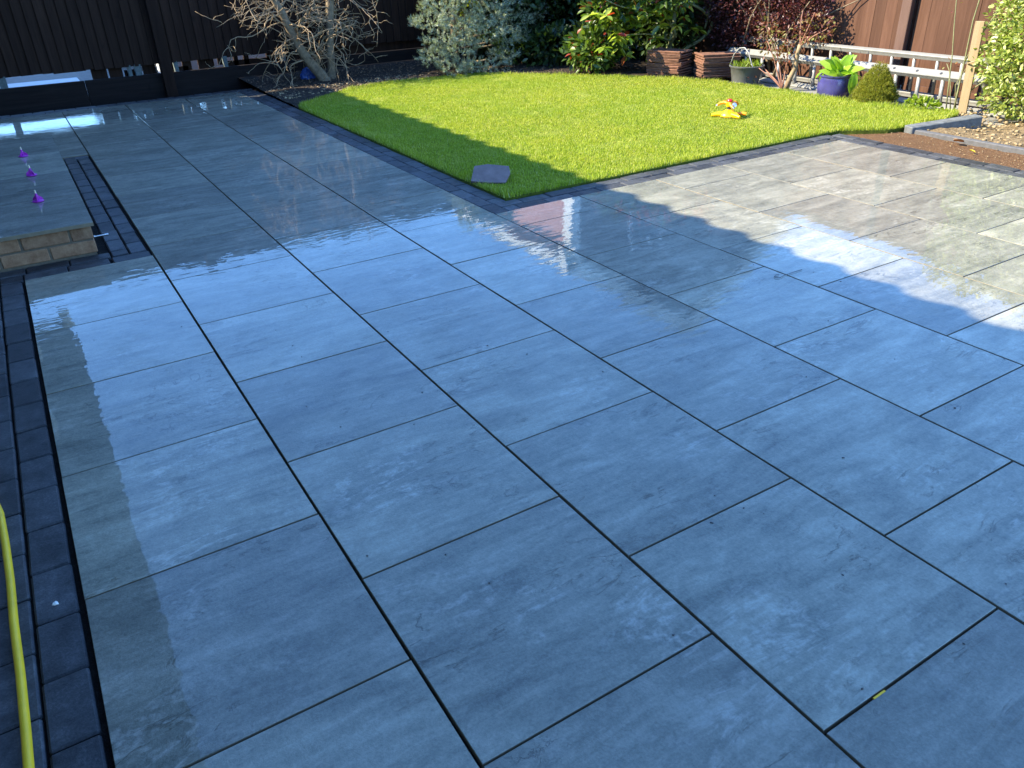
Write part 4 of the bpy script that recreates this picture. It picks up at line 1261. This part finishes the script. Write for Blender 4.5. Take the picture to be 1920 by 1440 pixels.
m = MB(); m.lathe([(.023, .076), (.027, .084), (.026, .112), (.020, .118)], 20); shade_auto(m.build('head', M['yellow'], sk))
m = MB(); m.lathe([(.024, .116), (.026, .124), (.020, .134), (.008, .138)], 20); shade_auto(m.build('cap', M['red'], sk))
for k in range(3):
    Mx = Matrix.Rotation(R(20 + 120 * k), 4, 'Z')
    m = MB(); m.tube([Mx @ Vector(q) for q in ((.02, 0, .100), (.05, 0, .106), (.08, .010, .098), (.098, .028, .084))], [.013, .013, .012, .010], 10)
    ar = shade_auto(m.build('arm', M['orange'], sk), 60)
    m = MB(); m.tube([Mx @ Vector(q) for q in ((.097, .026, .085), (.106, .040, .078))], [.008, .006], 10)
    m.build('nozzle', M['steel'], ar)
m = MB(); m.lathe([(.020, 0), (.020, .012), (.012, .016)], 18, M=Matrix.Translation((.035, -.03, .09)) @ Matrix.Rotation(R(70), 4, 'X'))
shade_auto(m.build('dial', M['steel'], sk))

# ------------------------------------------------------------------ small things
m = MB()
pl = [(-.125, -.08), (-.02, -.09), (.10, -.085), (.125, .01), (.11, .075), (-.03, .088), (-.118, .065)]
nv = len(pl)
m.add([(x, y, .0) for x, y in pl] + [(x, y, .014) for x, y in pl], [tuple(reversed(range(nv))), tuple(range(nv, 2 * nv))] + [(i, (i + 1) % nv, nv + (i + 1) % nv, nv + i) for i in range(nv)])
tag(m.build('slate_offcut', M['slate'], loc=(2.135, .265, .05), rot=(.46, .04, R(-36))), 'broken grey slate offcut lying on the grass at the lawn corner', 'slate')

hp = [(-.728, -3.6, .012), (-.736, -3.2, .012), (-.741, -2.87, .012), (-.741, -2.78, .012), (-.743, -2.6, .012), (-.748, -2.43, .012), (-.749, -2.26, .012), (-.754, -2.09, .012), (-.762, -1.93, .012), (-.79, -1.75, .012), (-.85, -1.55, .012), (-.92, -1.42, .012)]
m = MB(); m.tube(hp, .0098, 14)
tag(m.build('garden_hose', M['hose'], smooth=True), 'yellow garden hose lying on the dark setts by the house', 'hose')

m = MB(); tv, tf = rock_template(8); m.add(tv * np.array([.008, .007, .005]), tf)
tag(m.build('stone_chip', M['stone_white'], loc=(-.661, -2.396, .003)), 'small white stone chip on a dark sett near the yellow hose', 'stone')
m = MB(); m.box(-.018, .018, -.002, .002, -.004, .001)
tag(m.build('joint_spacer', M['yellow'], loc=(.770, -3.642, 0)), 'yellow plastic spacer left in a slab joint', 'spacer')
m = MB(); m.tube([(2.508, -1.962, .004), (2.45, -1.963, .005), (2.39, -1.965, .004), (2.345, -1.972, .004), (2.338, -1.95, .004), (2.365, -1.938, .004), (2.375, -1.945, .004)], .0014, 6)
tag(m.build('bent_twig', M['black_plastic'], smooth=True), 'thin dark hooked twig lying across a slab joint', 'twig')
def fallen(name, loc, s, rz, mat, label, cat):
    l_ = leaf_t(.55, .18, -.15, 3)
    return tag(obj(name, mesh_data(name, l_[0] * s, l_[1], mat, True), None, loc, (.1, .1, rz)), label, cat)
fallen('fallen_leaf', (5.47, -.93, -.005), .10, 1.2, M['deadleaf'], 'curled brown dead leaf on the sand strip', 'leaf')
fallen('fallen_leaf', (5.44, -.86, -.005), .06, 2.9, M['deadleaf'], 'small brown leaf beside the larger curled one on the sand', 'leaf')
fallen('fallen_leaf', (5.25, -1.15, -.008), .05, .3, M['yellowfall'], 'small yellow leaf on the sand strip', 'leaf')
# specks of dirt on the slabs
nS = 90
pos = np.c_[rng.uniform(-.5, 4.7, nS), rng.uniform(-4.0, -.5, nS), np.full(nS, .0015)]
tv, tf = rock_template(2)
s = rng.uniform(.0012, .0032, nS)
v, f = scatter(tv, tf, pos, rot_mats(nS, False), np.c_[s * rng.uniform(1, 2.2, nS), s, s * .5])
tag(obj('debris', big_mesh('debris', v, f, M['black_plastic'])), 'dark specks of dirt on the wet slabs', kind='stuff')
